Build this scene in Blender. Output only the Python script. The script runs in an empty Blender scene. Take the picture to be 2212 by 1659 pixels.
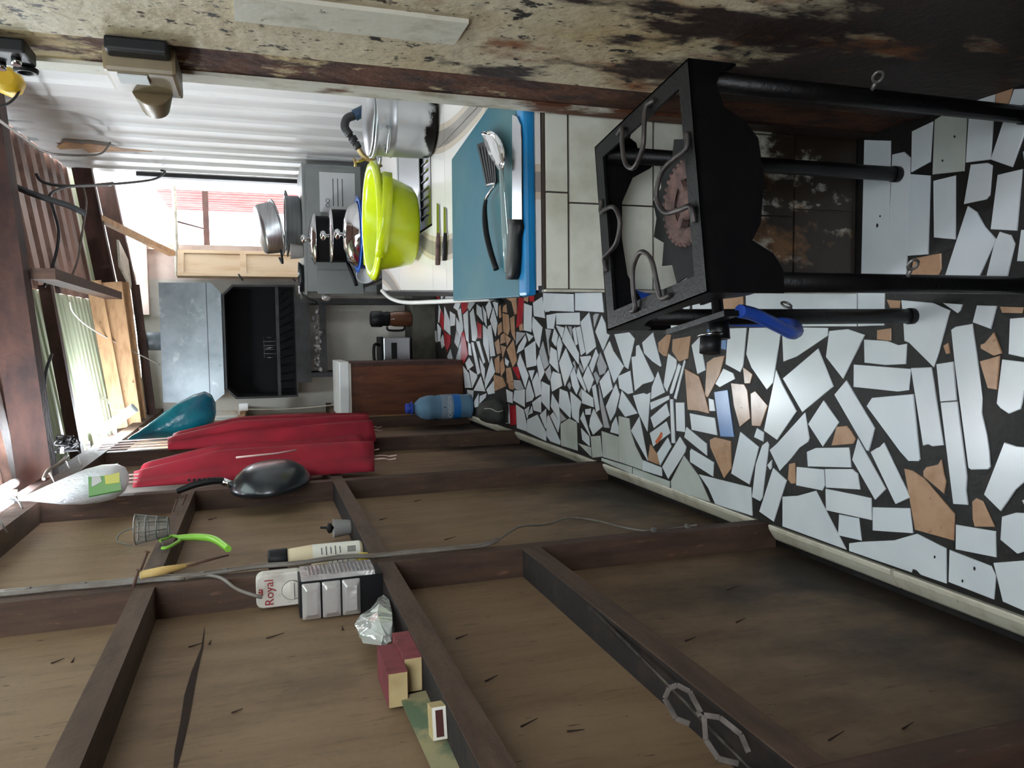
import bpy, math, random
from mathutils import Vector, Matrix, noise as mnoise
random.seed(7)
S = bpy.context.scene
COL = S.collection

# ------------------------------------------------------------------ camera
F = 1650.0; HC = 1.5
DN = Vector((164.5, 5004, 1650)).normalized()            # world down, in upright camera axes (right, down, forward)
ZC = -DN
_y = Vector((930 - 829.5, 562.6 - (930 - 811.6) * .0329 - 1106, F))
YC = (_y - ZC * _y.dot(ZC)).normalized(); XC = YC.cross(ZC)
CAM = Vector((0, 0, HC))
RM = Matrix((XC, YC, ZC))                                # camera axes -> world
def ray(x, y): return RM @ Vector((829.5 - y, x - 1106, F))
def pz(x, y, z=0.0): r = ray(x, y); return CAM + r * ((z - HC) / r.z)
def px(x, y, X): r = ray(x, y); return CAM + r * (X / r.x)
def py(x, y, Y): r = ray(x, y); return CAM + r * (Y / r.y)
cd = bpy.data.cameras.new('camera'); cam = bpy.data.objects.new('camera', cd); COL.objects.link(cam)
cd.sensor_width = 36; cd.lens = F / 2212 * 36; cd.clip_start = .02; cd.clip_end = 200
vr = RM @ Vector((0, 1, 0)); vu = RM @ Vector((1, 0, 0)); vf = RM @ Vector((0, 0, 1))
M = Matrix((vr, vu, -vf)).transposed().to_4x4(); M.translation = CAM
cam.matrix_world = M
S.camera = cam

# ------------------------------------------------------------------ world, lights, exposure
w = bpy.data.worlds.new('world'); S.world = w; w.use_nodes = True
wn = w.node_tree; bgn = wn.nodes['Background']
bgn.inputs[0].default_value = (.87, .94, 1, 1); bgn.inputs[1].default_value = 6.0
vs = S.view_settings; vs.view_transform = 'Standard'; vs.look = 'None'; vs.gamma = 1; vs.use_curve_mapping = False
vs.exposure = 1.0

# ------------------------------------------------------------------ materials
def lin(c):
    return tuple(((v / 255) / 12.92 if v / 255 <= .04045 else ((v / 255 + .055) / 1.055) ** 2.4) for v in c) + (1,)
def newmat(name):
    m = bpy.data.materials.new(name); m.use_nodes = True
    nt = m.node_tree; return m, nt, nt.nodes['Principled BSDF']
def mat(name, c, rough=.6, metal=0, spec=.5, bump=0, bscale=60, vary=0, vscale=8, trans=0, alpha=1, emit=None, estr=0, c2=None, stretch=(1, 1, 1), lo=.35, hi=.65, coat=0, detail=4):
    m, nt, b = newmat(name)
    b.inputs['Base Color'].default_value = lin(c); b.inputs['Roughness'].default_value = rough
    b.inputs['Metallic'].default_value = metal; b.inputs['Specular IOR Level'].default_value = spec
    b.inputs['Transmission Weight'].default_value = trans; b.inputs['Alpha'].default_value = alpha
    b.inputs['Coat Weight'].default_value = coat
    if emit: b.inputs['Emission Color'].default_value = lin(emit); b.inputs['Emission Strength'].default_value = estr
    if c2 or bump:
        tc = nt.nodes.new('ShaderNodeTexCoord'); mp = nt.nodes.new('ShaderNodeMapping'); nt.links.new(tc.outputs['Object'], mp.inputs[0]); mp.inputs['Scale'].default_value = stretch
    if c2:
        n = nt.nodes.new('ShaderNodeTexNoise'); n.inputs['Scale'].default_value = vscale; n.inputs['Detail'].default_value = detail; nt.links.new(mp.outputs[0], n.inputs[0])
        r = nt.nodes.new('ShaderNodeValToRGB'); r.color_ramp.elements[0].position = lo; r.color_ramp.elements[1].position = hi
        r.color_ramp.elements[0].color = lin(c); r.color_ramp.elements[1].color = lin(c2)
        nt.links.new(n.outputs[0], r.inputs[0]); nt.links.new(r.outputs[0], b.inputs['Base Color'])
    if bump:
        n2 = nt.nodes.new('ShaderNodeTexNoise'); n2.inputs['Scale'].default_value = bscale; n2.inputs['Detail'].default_value = 3; nt.links.new(mp.outputs[0], n2.inputs[0])
        bp = nt.nodes.new('ShaderNodeBump'); bp.inputs['Strength'].default_value = bump; bp.inputs['Distance'].default_value = .01; nt.links.new(n2.outputs[0], bp.inputs['Height']); nt.links.new(bp.outputs[0], b.inputs['Normal'])
    return m
def layers(name, base, lays, rough=.6, bump=.2, metal=0, spec=.4, bscale=40):
    """base colour plus noise-masked stains: lays = (colour, scale, detail, lo, hi, stretch, (axis, z0, z1) or None)"""
    m, nt, b = newmat(name); L = nt.links.new
    b.inputs['Roughness'].default_value = rough; b.inputs['Metallic'].default_value = metal; b.inputs['Specular IOR Level'].default_value = spec
    g = nt.nodes.new('ShaderNodeNewGeometry'); cur = None
    rgb = nt.nodes.new('ShaderNodeRGB'); rgb.outputs[0].default_value = lin(base); cur = rgb.outputs[0]
    for (c, sc, de, lo, hi, st, ax) in lays:
        mp = nt.nodes.new('ShaderNodeMapping'); mp.inputs['Scale'].default_value = st; mp.inputs['Location'].default_value = (random.random() * 9,) * 3; L(g.outputs['Position'], mp.inputs[0])
        n = nt.nodes.new('ShaderNodeTexNoise'); n.inputs['Scale'].default_value = sc; n.inputs['Detail'].default_value = de; n.inputs['Roughness'].default_value = .6; L(mp.outputs[0], n.inputs[0])
        val = n.outputs[0]
        if ax:
            sx = nt.nodes.new('ShaderNodeSeparateXYZ'); L(g.outputs['Position'], sx.inputs[0])
            mr = nt.nodes.new('ShaderNodeMapRange'); mr.inputs['From Min'].default_value = ax[1]; mr.inputs['From Max'].default_value = ax[2]; mr.inputs['To Min'].default_value = ax[3]; mr.inputs['To Max'].default_value = ax[4]; L(sx.outputs['XYZ'.index(ax[0])], mr.inputs[0])
            ad = nt.nodes.new('ShaderNodeMath'); ad.operation = 'ADD'; L(val, ad.inputs[0]); L(mr.outputs[0], ad.inputs[1]); val = ad.outputs[0]
        mr2 = nt.nodes.new('ShaderNodeMapRange'); mr2.inputs['From Min'].default_value = lo; mr2.inputs['From Max'].default_value = hi; L(val, mr2.inputs[0])
        mx = nt.nodes.new('ShaderNodeMix'); mx.data_type = 'RGBA'; L(mr2.outputs[0], mx.inputs[0]); L(cur, mx.inputs[6]); mx.inputs[7].default_value = lin(c); cur = mx.outputs[2]
    L(cur, b.inputs['Base Color'])
    if bump:
        n2 = nt.nodes.new('ShaderNodeTexNoise'); n2.inputs['Scale'].default_value = bscale; n2.inputs['Detail'].default_value = 4; L(g.outputs['Position'], n2.inputs[0])
        bp = nt.nodes.new('ShaderNodeBump'); bp.inputs['Strength'].default_value = bump; bp.inputs['Distance'].default_value = .01; L(n2.outputs[0], bp.inputs['Height']); L(bp.outputs[0], b.inputs['Normal'])
    return m
MT = {}
MT['grout'] = layers('dark_grout', (25, 24, 23), [((44, 40, 36), 9, 5, .5, .75, (1, 1, 1), None), ((18, 16, 16), 30, 3, .5, .7, (1, 1, 1), None)], rough=.55, bump=.4)
def tile_mat(name, c, c2, sc=5):
    return mat(name, c, rough=.24, spec=.6, c2=c2, vscale=sc, lo=.4, hi=.75)
MT['tile_w'] = tile_mat('tile_white', (226, 231, 235), (210, 217, 222))
MT['tile_w2'] = tile_mat('tile_white_cool', (219, 227, 233), (230, 232, 232))
MT['tile_g'] = tile_mat('tile_pale_grey', (184, 187, 190), (166, 169, 174))
MT['tile_o'] = tile_mat('tile_stained_white', (200, 206, 200), (176, 181, 171))
MT['tile_t'] = layers('tile_terracotta_marbled', (190, 152, 122), [((168, 128, 98), 14, 5, .45, .7, (1, 1, 1), None), ((128, 88, 66), 30, 6, .64, .74, (1, 1, 1), None)], rough=.22, bump=0)
MT['tile_r'] = tile_mat('tile_red', (186, 38, 50), (150, 30, 40))
MT['tile_b'] = tile_mat('tile_blue', (88, 136, 196), (74, 118, 176))
MT['edging'] = layers('edging_cream_tile', (214, 208, 190), [((150, 136, 110), 8, 4, .5, .8, (1, 1, 1), None), ((40, 32, 26), 60, 4, .68, .74, (1, 3, 1), None)], rough=.3, bump=.05)
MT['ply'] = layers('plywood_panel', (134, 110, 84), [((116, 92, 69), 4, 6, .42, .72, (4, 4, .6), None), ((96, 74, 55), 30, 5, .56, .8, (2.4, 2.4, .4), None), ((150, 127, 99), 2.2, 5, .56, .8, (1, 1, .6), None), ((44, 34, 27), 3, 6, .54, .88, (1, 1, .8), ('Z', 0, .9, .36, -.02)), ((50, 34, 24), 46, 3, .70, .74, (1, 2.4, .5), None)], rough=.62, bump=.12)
MT['ply_lit'] = layers('lamplit_plywood_panel', (190, 152, 108), [((150, 112, 74), 5, 6, .45, .7, (6, 6, .5), None), ((100, 70, 50), 9, 6, .64, .75, (1, 1, .6), None)], rough=.6, bump=.1)  # plywood with the tube lamp's light put into a lighter colour
MT['stud'] = layers('stud_brown_timber', (84, 62, 50), [((62, 45, 37), 7, 5, .4, .7, (4, 4, .6), None), ((52, 36, 32), 4, 5, .56, .8, (1, 1, 1), None), ((140, 104, 84), 30, 4, .62, .8, (2, 2, .4), None)], rough=.7, bump=.25)
MT['rail'] = layers('rail_brown_timber', (88, 68, 55), [((64, 47, 38), 8, 5, .4, .7, (4, .6, 4), None), ((54, 40, 36), 5, 5, .56, .8, (1, 1, 1), None)], rough=.7, bump=.25)
MT['darkwood'] = layers('dark_beam_timber', (74, 48, 40), [((44, 30, 28), 5, 5, .4, .7, (1, 3, 3), None), ((28, 24, 26), 3, 4, .55, .75, (1, 1, 1), None)], rough=.75, bump=.25)
MT['redwood'] = layers('varnished_red_brown_wood', (104, 58, 34), [((66, 34, 22), 5, 5, .4, .7, (4, 4, .6), None), ((140, 84, 46), 6, 5, .6, .85, (3, 3, .6), None)], rough=.4, bump=.06)
MT['palewood'] = layers('pale_pine_board', (196, 156, 116), [((160, 118, 84), 7, 5, .45, .75, (1, 4, 4), None), ((110, 78, 56), 16, 5, .66, .74, (1, 1, 1), None)], rough=.65, bump=.1)
MT['doorwood'] = layers('beige_door_wood', (206, 182, 152), [((188, 154, 116), 5, 4, .45, .75, (4, 4, .6), None)], rough=.55, bump=.05)
MT['column'] = layers('rusting_cream_paint', (196, 184, 158), [((176, 156, 118), 6, 5, .42, .72, (1, 1, .7), None), ((128, 78, 42), 7, 7, .62, .72, (1, 1, .5), ('Z', .2, 1.5, .24, -.04)), ((44, 28, 22), 9, 8, .62, .70, (1, 1, .45), ('Z', .0, 1.5, .34, -.02)), ((30, 24, 21), 30, 5, .60, .65, (1, 1, .8), None), ((60, 40, 28), 70, 4, .62, .68, (1, 1, .7), None)], rough=.6, bump=.5)
MT['rust'] = layers('brown_rust', (92, 54, 34), [((52, 30, 22), 20, 6, .42, .62, (1, 1, .6), None), ((190, 170, 130), 16, 6, .60, .70, (1, 1, .6), ('Z', .8, 2.0, -.1, .2))], rough=.85, bump=.7)
MT['whitestrip'] = layers('dirty_white_paint', (208, 204, 190), [((160, 150, 126), 20, 5, .5, .75, (1, 1, .6), None), ((70, 52, 40), 40, 4, .66, .72, (1, 1, 1), None)], rough=.5, bump=.15)
MT['flange'] = layers('rusting_white_strip', (208, 204, 190), [((150, 138, 112), 20, 5, .5, .75, (1, 1, .6), None), ((96, 56, 36), 12, 6, .5, .6, (1, 1, .5), ('Z', .3, 1.1, .35, -.12)), ((44, 30, 24), 18, 6, .5, .62, (1, 1, .6), ('Z', .1, .9, .35, -.15))], rough=.6, bump=.2)
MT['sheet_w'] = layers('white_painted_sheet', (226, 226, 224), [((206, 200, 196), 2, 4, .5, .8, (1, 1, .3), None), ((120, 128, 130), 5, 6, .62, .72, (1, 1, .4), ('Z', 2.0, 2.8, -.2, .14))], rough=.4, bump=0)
MT['sheet_pink'] = mat('brick_red_sheet', (126, 62, 60), rough=.5, c2=(150, 90, 86), vscale=3)
MT['sheet_rust'] = layers('sooty_rusted_roof_sheet', (150, 116, 102), [((104, 76, 66), 3, 5, .45, .7, (1, 1, 1), None), ((40, 36, 40), 2.2, 5, .52, .68, (1, 1, 1), None)], rough=.5, bump=.1)
mm, nt, b = newmat('translucent_roof_sheet'); MT['sheet_fiber'] = mm
b.inputs['Base Color'].default_value = lin((168, 174, 148)); b.inputs['Roughness'].default_value = .5
tr = nt.nodes.new('ShaderNodeBsdfTranslucent'); tr.inputs[0].default_value = lin((206, 214, 190)); mxs = nt.nodes.new('ShaderNodeMixShader'); mxs.inputs[0].default_value = .07
nt.links.new(b.outputs[0], mxs.inputs[1]); nt.links.new(tr.outputs[0], mxs.inputs[2]); nt.links.new(mxs.outputs[0], nt.nodes['Material Output'].inputs[0])
mm, nt, b = newmat('added_skylight_sheet'); MT['sheet_fill_light'] = mm  # translucent sheet for the skylight added over the near floor
b.inputs['Base Color'].default_value = lin((214, 218, 210)); b.inputs['Roughness'].default_value = .5
tr = nt.nodes.new('ShaderNodeBsdfTranslucent'); tr.inputs[0].default_value = lin((226, 232, 228)); mxs = nt.nodes.new('ShaderNodeMixShader'); mxs.inputs[0].default_value = .75
nt.links.new(b.outputs[0], mxs.inputs[1]); nt.links.new(tr.outputs[0], mxs.inputs[2]); nt.links.new(mxs.outputs[0], nt.nodes['Material Output'].inputs[0])
MT['plaster'] = layers('sooty_plaster', (206, 202, 192), [((178, 176, 170), 3, 5, .45, .75, (1, 1, 1), None), ((60, 58, 60), 1.3, 5, .60, .80, (1, 1, 1), None)], rough=.8, bump=.08)
MT['plaster_p'] = layers('pinkish_plaster', (216, 196, 186), [((180, 160, 150), 4, 5, .5, .75, (1, 1, 1), None)], rough=.8, bump=.08)
MT['concrete'] = layers('damp_concrete', (92, 90, 82), [((46, 44, 40), 4, 5, .4, .65, (1, 1, 1), None)], rough=.8, bump=.3)
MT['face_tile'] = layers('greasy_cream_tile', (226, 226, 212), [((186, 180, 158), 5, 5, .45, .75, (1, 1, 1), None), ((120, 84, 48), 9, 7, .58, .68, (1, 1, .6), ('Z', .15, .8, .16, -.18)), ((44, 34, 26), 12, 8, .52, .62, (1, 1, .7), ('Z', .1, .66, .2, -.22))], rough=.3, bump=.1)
mm, nt, b = newmat('white_counter_tile_with_swirl'); MT['top_tile'] = mm
b.inputs['Roughness'].default_value = .12
g = nt.nodes.new('ShaderNodeNewGeometry'); wv = nt.nodes.new('ShaderNodeTexWave'); wv.inputs['Scale'].default_value = .85; wv.inputs['Distortion'].default_value = 7; wv.inputs['Detail'].default_value = 0; wv.inputs['Detail Scale'].default_value = .6
rp = nt.nodes.new('ShaderNodeValToRGB'); rp.color_ramp.interpolation = 'CONSTANT'; e = rp.color_ramp.elements; e[0].position = 0; e[0].color = lin((230, 226, 222)); e[1].position = .86; e[1].color = lin((206, 192, 176)); x = e.new(.95); x.color = lin((160, 152, 146))
nt.links.new(g.outputs['Position'], wv.inputs[0]); nt.links.new(wv.outputs[1], rp.inputs[0]); nt.links.new(rp.outputs[0], b.inputs['Base Color'])
MT['black'] = mat('black_enamel', (11, 11, 13), rough=.42, spec=.3, c2=(18, 17, 17), vscale=20, bump=.12, bscale=120)
MT['rod'] = mat('worn_dark_steel_rod', (92, 86, 84), rough=.5, metal=.6, c2=(52, 48, 48), vscale=30)
MT['cast'] = mat('rusted_cast_iron', (112, 84, 78), rough=.8, c2=(72, 56, 54), vscale=40, bump=.4, bscale=150)
MT['blackp'] = mat('black_plastic', (18, 18, 20), rough=.5, spec=.3)
MT['blackm'] = mat('black_matt', (14, 14, 16), rough=.8)
MT['steel'] = mat('stainless_steel', (190, 192, 196), rough=.22, metal=1)
MT['chrome'] = mat('polished_steel', (220, 220, 222), rough=.08, metal=1)
MT['alu'] = mat('brushed_aluminium', (196, 198, 202), rough=.34, metal=1, c2=(170, 172, 176), vscale=4, stretch=(1, 1, 14))
MT['potside'] = layers('burnt_aluminium', (188, 190, 194), [((28, 26, 26), 9, 6, .56, .64, (1, 1, 1), ('Z', .88, 1.0, .35, -.2))], rough=.35, bump=0, metal=.8)
MT['zinc'] = layers('grey_galvanised_sheet', (140, 148, 154), [((112, 120, 126), 4, 5, .42, .7, (1, 1, 1), None), ((172, 178, 182), 9, 5, .6, .75, (1, 1, 1), None), ((70, 62, 56), 36, 4, .70, .74, (1, 1, 1), None)], rough=.45, bump=.03, metal=.35)
MT['darkmetal'] = mat('dark_grey_steel', (62, 62, 64), rough=.5, metal=.5, c2=(44, 42, 42), vscale=8)
MT['soot'] = mat('soot_black_interior', (10, 10, 13), rough=.9)
MT['ash'] = mat('grey_white_ash', (176, 172, 170), rough=.9, c2=(74, 70, 70), vscale=40)
MT['greysteel'] = mat('grey_painted_steel', (150, 154, 154), rough=.4, c2=(134, 138, 138), vscale=3)
MT['paperw'] = mat('white_paper', (216, 218, 220), rough=.7)
MT['teal'] = mat('teal_plastic_board', (30, 92, 110), rough=.55, spec=.3, c2=(78, 110, 110), vscale=2.2, lo=.42, hi=.75, bump=.05)
MT['blueedge'] = mat('blue_plastic_board', (20, 128, 190), rough=.35, c2=(30, 110, 160), vscale=6)
MT['lime'] = mat('lime_yellow_plastic', (202, 218, 26), rough=.25, spec=.5, coat=.2)
MT['brass'] = mat('dull_brass', (178, 154, 108), rough=.35, metal=.8)
MT['pvc'] = mat('dark_pvc_pipe', (44, 44, 46), rough=.45)
MT['pvcblue'] = mat('blue_pvc_nut', (34, 62, 92), rough=.4)
MT['bluep'] = mat('blue_enamel', (28, 96, 196), rough=.25)
MT['hose'] = mat('blue_gas_hose', (30, 72, 178), rough=.35, c2=(40, 84, 190), vscale=8)
MT['hosew'] = mat('white_rubber_hose', (206, 204, 200), rough=.5)
MT['red'] = mat('red_cloth', (160, 18, 44), rough=.8, c2=(132, 12, 34), vscale=5, bump=.08, bscale=300)
MT['pinkpale'] = mat('pale_pink_slat', (214, 182, 176), rough=.7)
MT['tealbag'] = mat('teal_plastic_bag', (18, 140, 160), rough=.25, c2=(14, 92, 120), vscale=5, trans=.25, bump=.5, bscale=22)
mm, nt, b = newmat('white_plastic_bag'); MT['bagw'] = mm
b.inputs['Base Color'].default_value = lin((226, 226, 230)); b.inputs['Roughness'].default_value = .3; b.inputs['Transmission Weight'].default_value = .15
n2 = nt.nodes.new('ShaderNodeTexNoise'); n2.inputs['Scale'].default_value = 22; bp = nt.nodes.new('ShaderNodeBump'); bp.inputs['Strength'].default_value = .5; bp.inputs['Distance'].default_value = .01; nt.links.new(n2.outputs[0], bp.inputs['Height']); nt.links.new(bp.outputs[0], b.inputs['Normal'])
MT['greenlabel'] = mat('green_printed_label', (76, 150, 66), rough=.4)
MT['yellowlabel'] = mat('yellow_printed_label', (206, 206, 70), rough=.4)
MT['panblack'] = mat('nonstick_black', (22, 26, 32), rough=.3, coat=.3)
MT['wire'] = mat('grey_wire', (120, 118, 114), rough=.5, metal=.6)
MT['nail'] = mat('nail_steel', (150, 146, 142), rough=.45, metal=.7)
MT['nailr'] = mat('rusty_nail', (88, 62, 52), rough=.7)
MT['green'] = mat('green_plastic', (140, 200, 70), rough=.35)
MT['bamboo'] = mat('pale_bamboo', (216, 184, 118), rough=.6, c2=(196, 160, 96), vscale=20)
MT['creamp'] = mat('cream_bottle', (222, 204, 168), rough=.35)
MT['label'] = mat('white_label_paper', (226, 222, 210), rough=.6)
MT['print'] = mat('grey_print', (96, 94, 96), rough=.7)
MT['yellowp'] = mat('yellow_plastic', (222, 196, 40), rough=.35)
MT['greycap'] = mat('grey_plastic_cup', (168, 166, 164), rough=.5)
MT['tin'] = layers('worn_white_plastic', (206, 200, 190), [((160, 150, 138), 14, 5, .55, .75, (1, 1, 1), None), ((80, 66, 58), 60, 3, .68, .72, (1, 1, 1), None)], rough=.4, bump=0)
MT['redprint'] = mat('red_print', (150, 40, 44), rough=.6)
MT['foil'] = mat('crumpled_silver_foil', (214, 210, 210), rough=.25, metal=.55, bump=.6, bscale=26)
MT['foild'] = mat('ribbed_dull_foil', (132, 130, 132), rough=.4, metal=.7)
mm, nt, b = newmat('clear_plastic_film'); MT['clear'] = mm
b.inputs['Base Color'].default_value = lin((228, 230, 226)); b.inputs['Roughness'].default_value = .15; b.inputs['Transmission Weight'].default_value = .8; b.inputs['IOR'].default_value = 1.2
MT['boxred'] = layers('plum_red_cardboard', (128, 58, 66), [((96, 40, 48), 30, 5, .45, .7, (1, 1, .4), None), ((190, 160, 140), 60, 4, .7, .75, (1, 1, 1), None)], rough=.6, bump=.1)
MT['boxcream'] = mat('cream_cardboard', (196, 176, 128), rough=.7, c2=(176, 154, 108), vscale=20)
MT['striker'] = mat('dark_striker', (74, 38, 34), rough=.9)
MT['card'] = mat('faded_green_card', (150, 142, 108), rough=.7, c2=(92, 110, 84), vscale=14, lo=.48, hi=.58)
MT['cable'] = mat('grey_cable', (128, 122, 116), rough=.5, c2=(104, 92, 80), vscale=12)
MT['cableb'] = mat('black_cable', (24, 24, 26), rough=.5)
MT['cablew'] = mat('white_cable', (196, 190, 180), rough=.5)
MT['chain'] = mat('tarnished_iron', (92, 84, 78), rough=.5, metal=.6, c2=(52, 46, 42), vscale=30)
mm, nt, b = newmat('blue_tinted_bottle'); MT['bottle'] = mm
b.inputs['Base Color'].default_value = lin((130, 170, 200)); b.inputs['Roughness'].default_value = .1; b.inputs['Transmission Weight'].default_value = .35; b.inputs['IOR'].default_value = 1.25
MT['bluecap'] = mat('blue_cap', (34, 66, 170), rough=.4)
MT['bluelabel'] = mat('bottle_label', (140, 158, 176), rough=.5)
MT['bluelabel2'] = mat('bottle_label_blue', (36, 116, 196), rough=.5)
MT['rock'] = layers('dark_grey_slate', (74, 76, 74), [((48, 50, 50), 9, 5, .45, .65, (1, 1, 1), None), ((120, 122, 116), 30, 4, .7, .75, (1, 1, 1), None)], rough=.75, bump=.4)
MT['marble'] = mat('white_marble_slab', (228, 230, 230), rough=.3, c2=(210, 212, 214), vscale=5)
MT['tube'] = mat('lit_fluorescent_tube', (255, 255, 255), emit=(236, 246, 255), estr=190)
MT['boxbrown'] = mat('brown_plastic_housing', (132, 116, 88), rough=.4, c2=(108, 92, 68), vscale=9)
MT['glassy'] = mat('clear_acrylic', (200, 214, 214), rough=.1, trans=.6)
MT['yellowtape'] = mat('yellow_plastic_cover', (220, 176, 40), rough=.45)
MT['ground'] = mat('outdoor_concrete', (190, 186, 180), rough=.9)

# ------------------------------------------------------------------ mesh builder
class MB:
    def __init__(s): s.v = []; s.f = []; s.sm = []
    def add(s, vs, fs, smooth=False):
        o = len(s.v); s.v += [Vector(v) for v in vs]; s.f += [tuple(i + o for i in f) for f in fs]; s.sm += [smooth] * len(fs); return s
    def hexa(s, p, smooth=False):
        return s.add(p, [(0, 3, 2, 1), (4, 5, 6, 7), (0, 1, 5, 4), (1, 2, 6, 5), (2, 3, 7, 6), (3, 0, 4, 7)], smooth)
    def box(s, a, b, bev=0):
        x0, y0, z0 = (min(a[i], b[i]) for i in range(3)); x1, y1, z1 = (max(a[i], b[i]) for i in range(3))
        return s.hexa([(x0, y0, z0), (x1, y0, z0), (x1, y1, z0), (x0, y1, z0), (x0, y0, z1), (x1, y0, z1), (x1, y1, z1), (x0, y1, z1)])
    def obox(s, c, ax, ay, az):
        c, ax, ay, az = map(Vector, (c, ax, ay, az))
        return s.hexa([c - ax - ay - az, c + ax - ay - az, c + ax + ay - az, c - ax + ay - az, c - ax - ay + az, c + ax - ay + az, c + ax + ay + az, c - ax + ay + az])
    def bar(s, a, b, w, h, up=(0, 0, 1)):
        a, b = Vector(a), Vector(b); d = b - a; t = d.normalized(); up = Vector(up); sd = t.cross(up).normalized(); u2 = sd.cross(t).normalized()
        return s.obox((a + b) / 2, d / 2, sd * w / 2, u2 * h / 2)
    def prism(s, pts, off, inset=0):
        pts = [Vector(p) for p in pts]; off = Vector(off); n = len(pts)
        vs = pts + [p + off for p in pts]
        return s.add(vs, [tuple(range(n - 1, -1, -1)), tuple(range(n, 2 * n))] + [(i, (i + 1) % n, n + (i + 1) % n, n + i) for i in range(n)])
    def loft(s, rings, smooth=True, cap=True, closed=True):
        n = len(rings[0]); vs = [p for r in rings for p in r]; fs = []
        for k in range(len(rings) - 1):
            for i in range(n if closed else n - 1):
                j = (i + 1) % n; fs.append((k * n + i, k * n + j, (k + 1) * n + j, (k + 1) * n + i))
        s.add(vs, fs, smooth)
        if cap:
            s.add(rings[0], [tuple(range(n - 1, -1, -1))]); s.add(rings[-1], [tuple(range(n))])
        return s
    def tube(s, path, r, n=8, cap=True, closed=False):
        P = [Vector(p) for p in path]; R = r if isinstance(r, (list, tuple)) else [r] * len(P); rings = []
        up = None
        for i, p in enumerate(P):
            t = ((P[(i + 1) % len(P)] if (closed or i < len(P) - 1) else P[i]) - (P[i - 1] if (closed or i > 0) else P[i])).normalized()
            if up is None: up = Vector((0, 0, 1)) if abs(t.z) < .9 else Vector((1, 0, 0))
            sd = t.cross(up).normalized(); up = sd.cross(t).normalized()
            rings.append([p + (sd * math.cos(2 * math.pi * k / n) + up * math.sin(2 * math.pi * k / n)) * R[i] for k in range(n)])
        if closed: rings.append(rings[0])
        return s.loft(rings, cap=cap and not closed)
    def lathe(s, prof, c=(0, 0, 0), axis=(0, 0, 1), n=24, sx=1, sy=1, cap=True):
        c = Vector(c); a = Vector(axis).normalized(); u = a.orthogonal().normalized() if abs(a.z) < .99 else Vector((1, 0, 0)); v = a.cross(u)
        rings = [[c + a * h + u * (r * sx * math.cos(2 * math.pi * k / n)) + v * (r * sy * math.sin(2 * math.pi * k / n)) for k in range(n)] for (r, h) in prof]
        return s.loft(rings, cap=cap)
def smooth_path(P, k=6):
    P = [Vector(p) for p in P]; out = []
    for i in range(len(P) - 1):
        p0, p1, p2, p3 = P[max(i - 1, 0)], P[i], P[i + 1], P[min(i + 2, len(P) - 1)]
        for j in range(k):
            t = j / k; out.append(.5 * ((2 * p1) + (p2 - p0) * t + (2 * p0 - 5 * p1 + 4 * p2 - p3) * t * t + (3 * p1 - p0 - 3 * p2 + p3) * t ** 3))
    return out + [P[-1]]
ORG = {}
def build(name, mb, m, parent=None, label=None, local=False, bevel=0):
    me = bpy.data.meshes.new(name); root = parent
    while root is not None and root.parent is not None: root = root.parent
    o = Vector((0, 0, 0))
    if root is not None and not local: o = ORG.get(root.name, Vector((0, 0, 0)))
    me.from_pydata([tuple(v - o) for v in mb.v], [], mb.f); me.update()
    me.polygons.foreach_set('use_smooth', mb.sm)
    me.materials.append(MT[m] if isinstance(m, str) else m)
    import bmesh
    bm = bmesh.new(); bm.from_mesh(me); bmesh.ops.remove_doubles(bm, verts=bm.verts, dist=1e-5); bmesh.ops.recalc_face_normals(bm, faces=bm.faces)
    if bevel: bmesh.ops.bevel(bm, geom=bm.edges[:], offset=bevel, segments=2, profile=.6, affect='EDGES', clamp_overlap=True)
    bm.to_mesh(me); bm.free()
    ob = bpy.data.objects.new(name, me); COL.objects.link(ob)
    if parent is not None: ob.parent = parent
    if label: ob['label'] = label
    return ob
def thing(name, label, cat, loc=(0, 0, 0), rot=0, group=None):
    e = bpy.data.objects.new(name, None); e.empty_display_size = .05; COL.objects.link(e); e.location = loc; e.rotation_euler = (0, 0, rot)
    e['label'] = label; e['category'] = cat
    if group: e['group'] = group
    ORG[e.name] = Vector(loc); return e
def solo(name, mb, m, label, cat, group=None, bevel=0, loc=None):
    if loc is not None: mb.v = [v - Vector(loc) for v in mb.v]
    o = build(name, mb, m, None, label, bevel=bevel); o['category'] = cat
    if loc is not None: o.location = loc
    if group: o['group'] = group
    return o
def struct(name, label, mb=None, m=None, loc=(0, 0, 0)):
    if mb is None:
        e = bpy.data.objects.new(name, None); COL.objects.link(e); e.empty_display_size = .05; ORG[e.name] = Vector((0, 0, 0))
    else:
        e = build(name, mb, m); ORG[e.name] = Vector((0, 0, 0))
    e['kind'] = 'structure'; e['label'] = label; return e
def textmesh(body, size, org, xd, yd, m, parent, name='lettering', ext=.0006, align='CENTER'):
    cu = bpy.data.curves.new('t', 'FONT'); cu.body = body; cu.size = size; cu.align_x = align; cu.align_y = 'CENTER'; cu.extrude = ext; cu.resolution_u = 3
    to = bpy.data.objects.new('t', cu); COL.objects.link(to)
    dg = bpy.context.evaluated_depsgraph_get(); me = bpy.data.meshes.new_from_object(to.evaluated_get(dg))
    bpy.data.objects.remove(to); bpy.data.curves.remove(cu)
    xd = Vector(xd).normalized(); yd = Vector(yd).normalized(); zd = xd.cross(yd)
    root = parent
    while root.parent is not None: root = root.parent
    o = Vector(org) - ORG.get(root.name, Vector((0, 0, 0)))
    for v in me.vertices: v.co = o + xd * v.co.x + yd * v.co.y + zd * v.co.z
    me.materials.clear(); me.materials.append(MT[m]); me.name = name
    ob = bpy.data.objects.new(name, me); COL.objects.link(ob); ob.parent = parent; return ob

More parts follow.
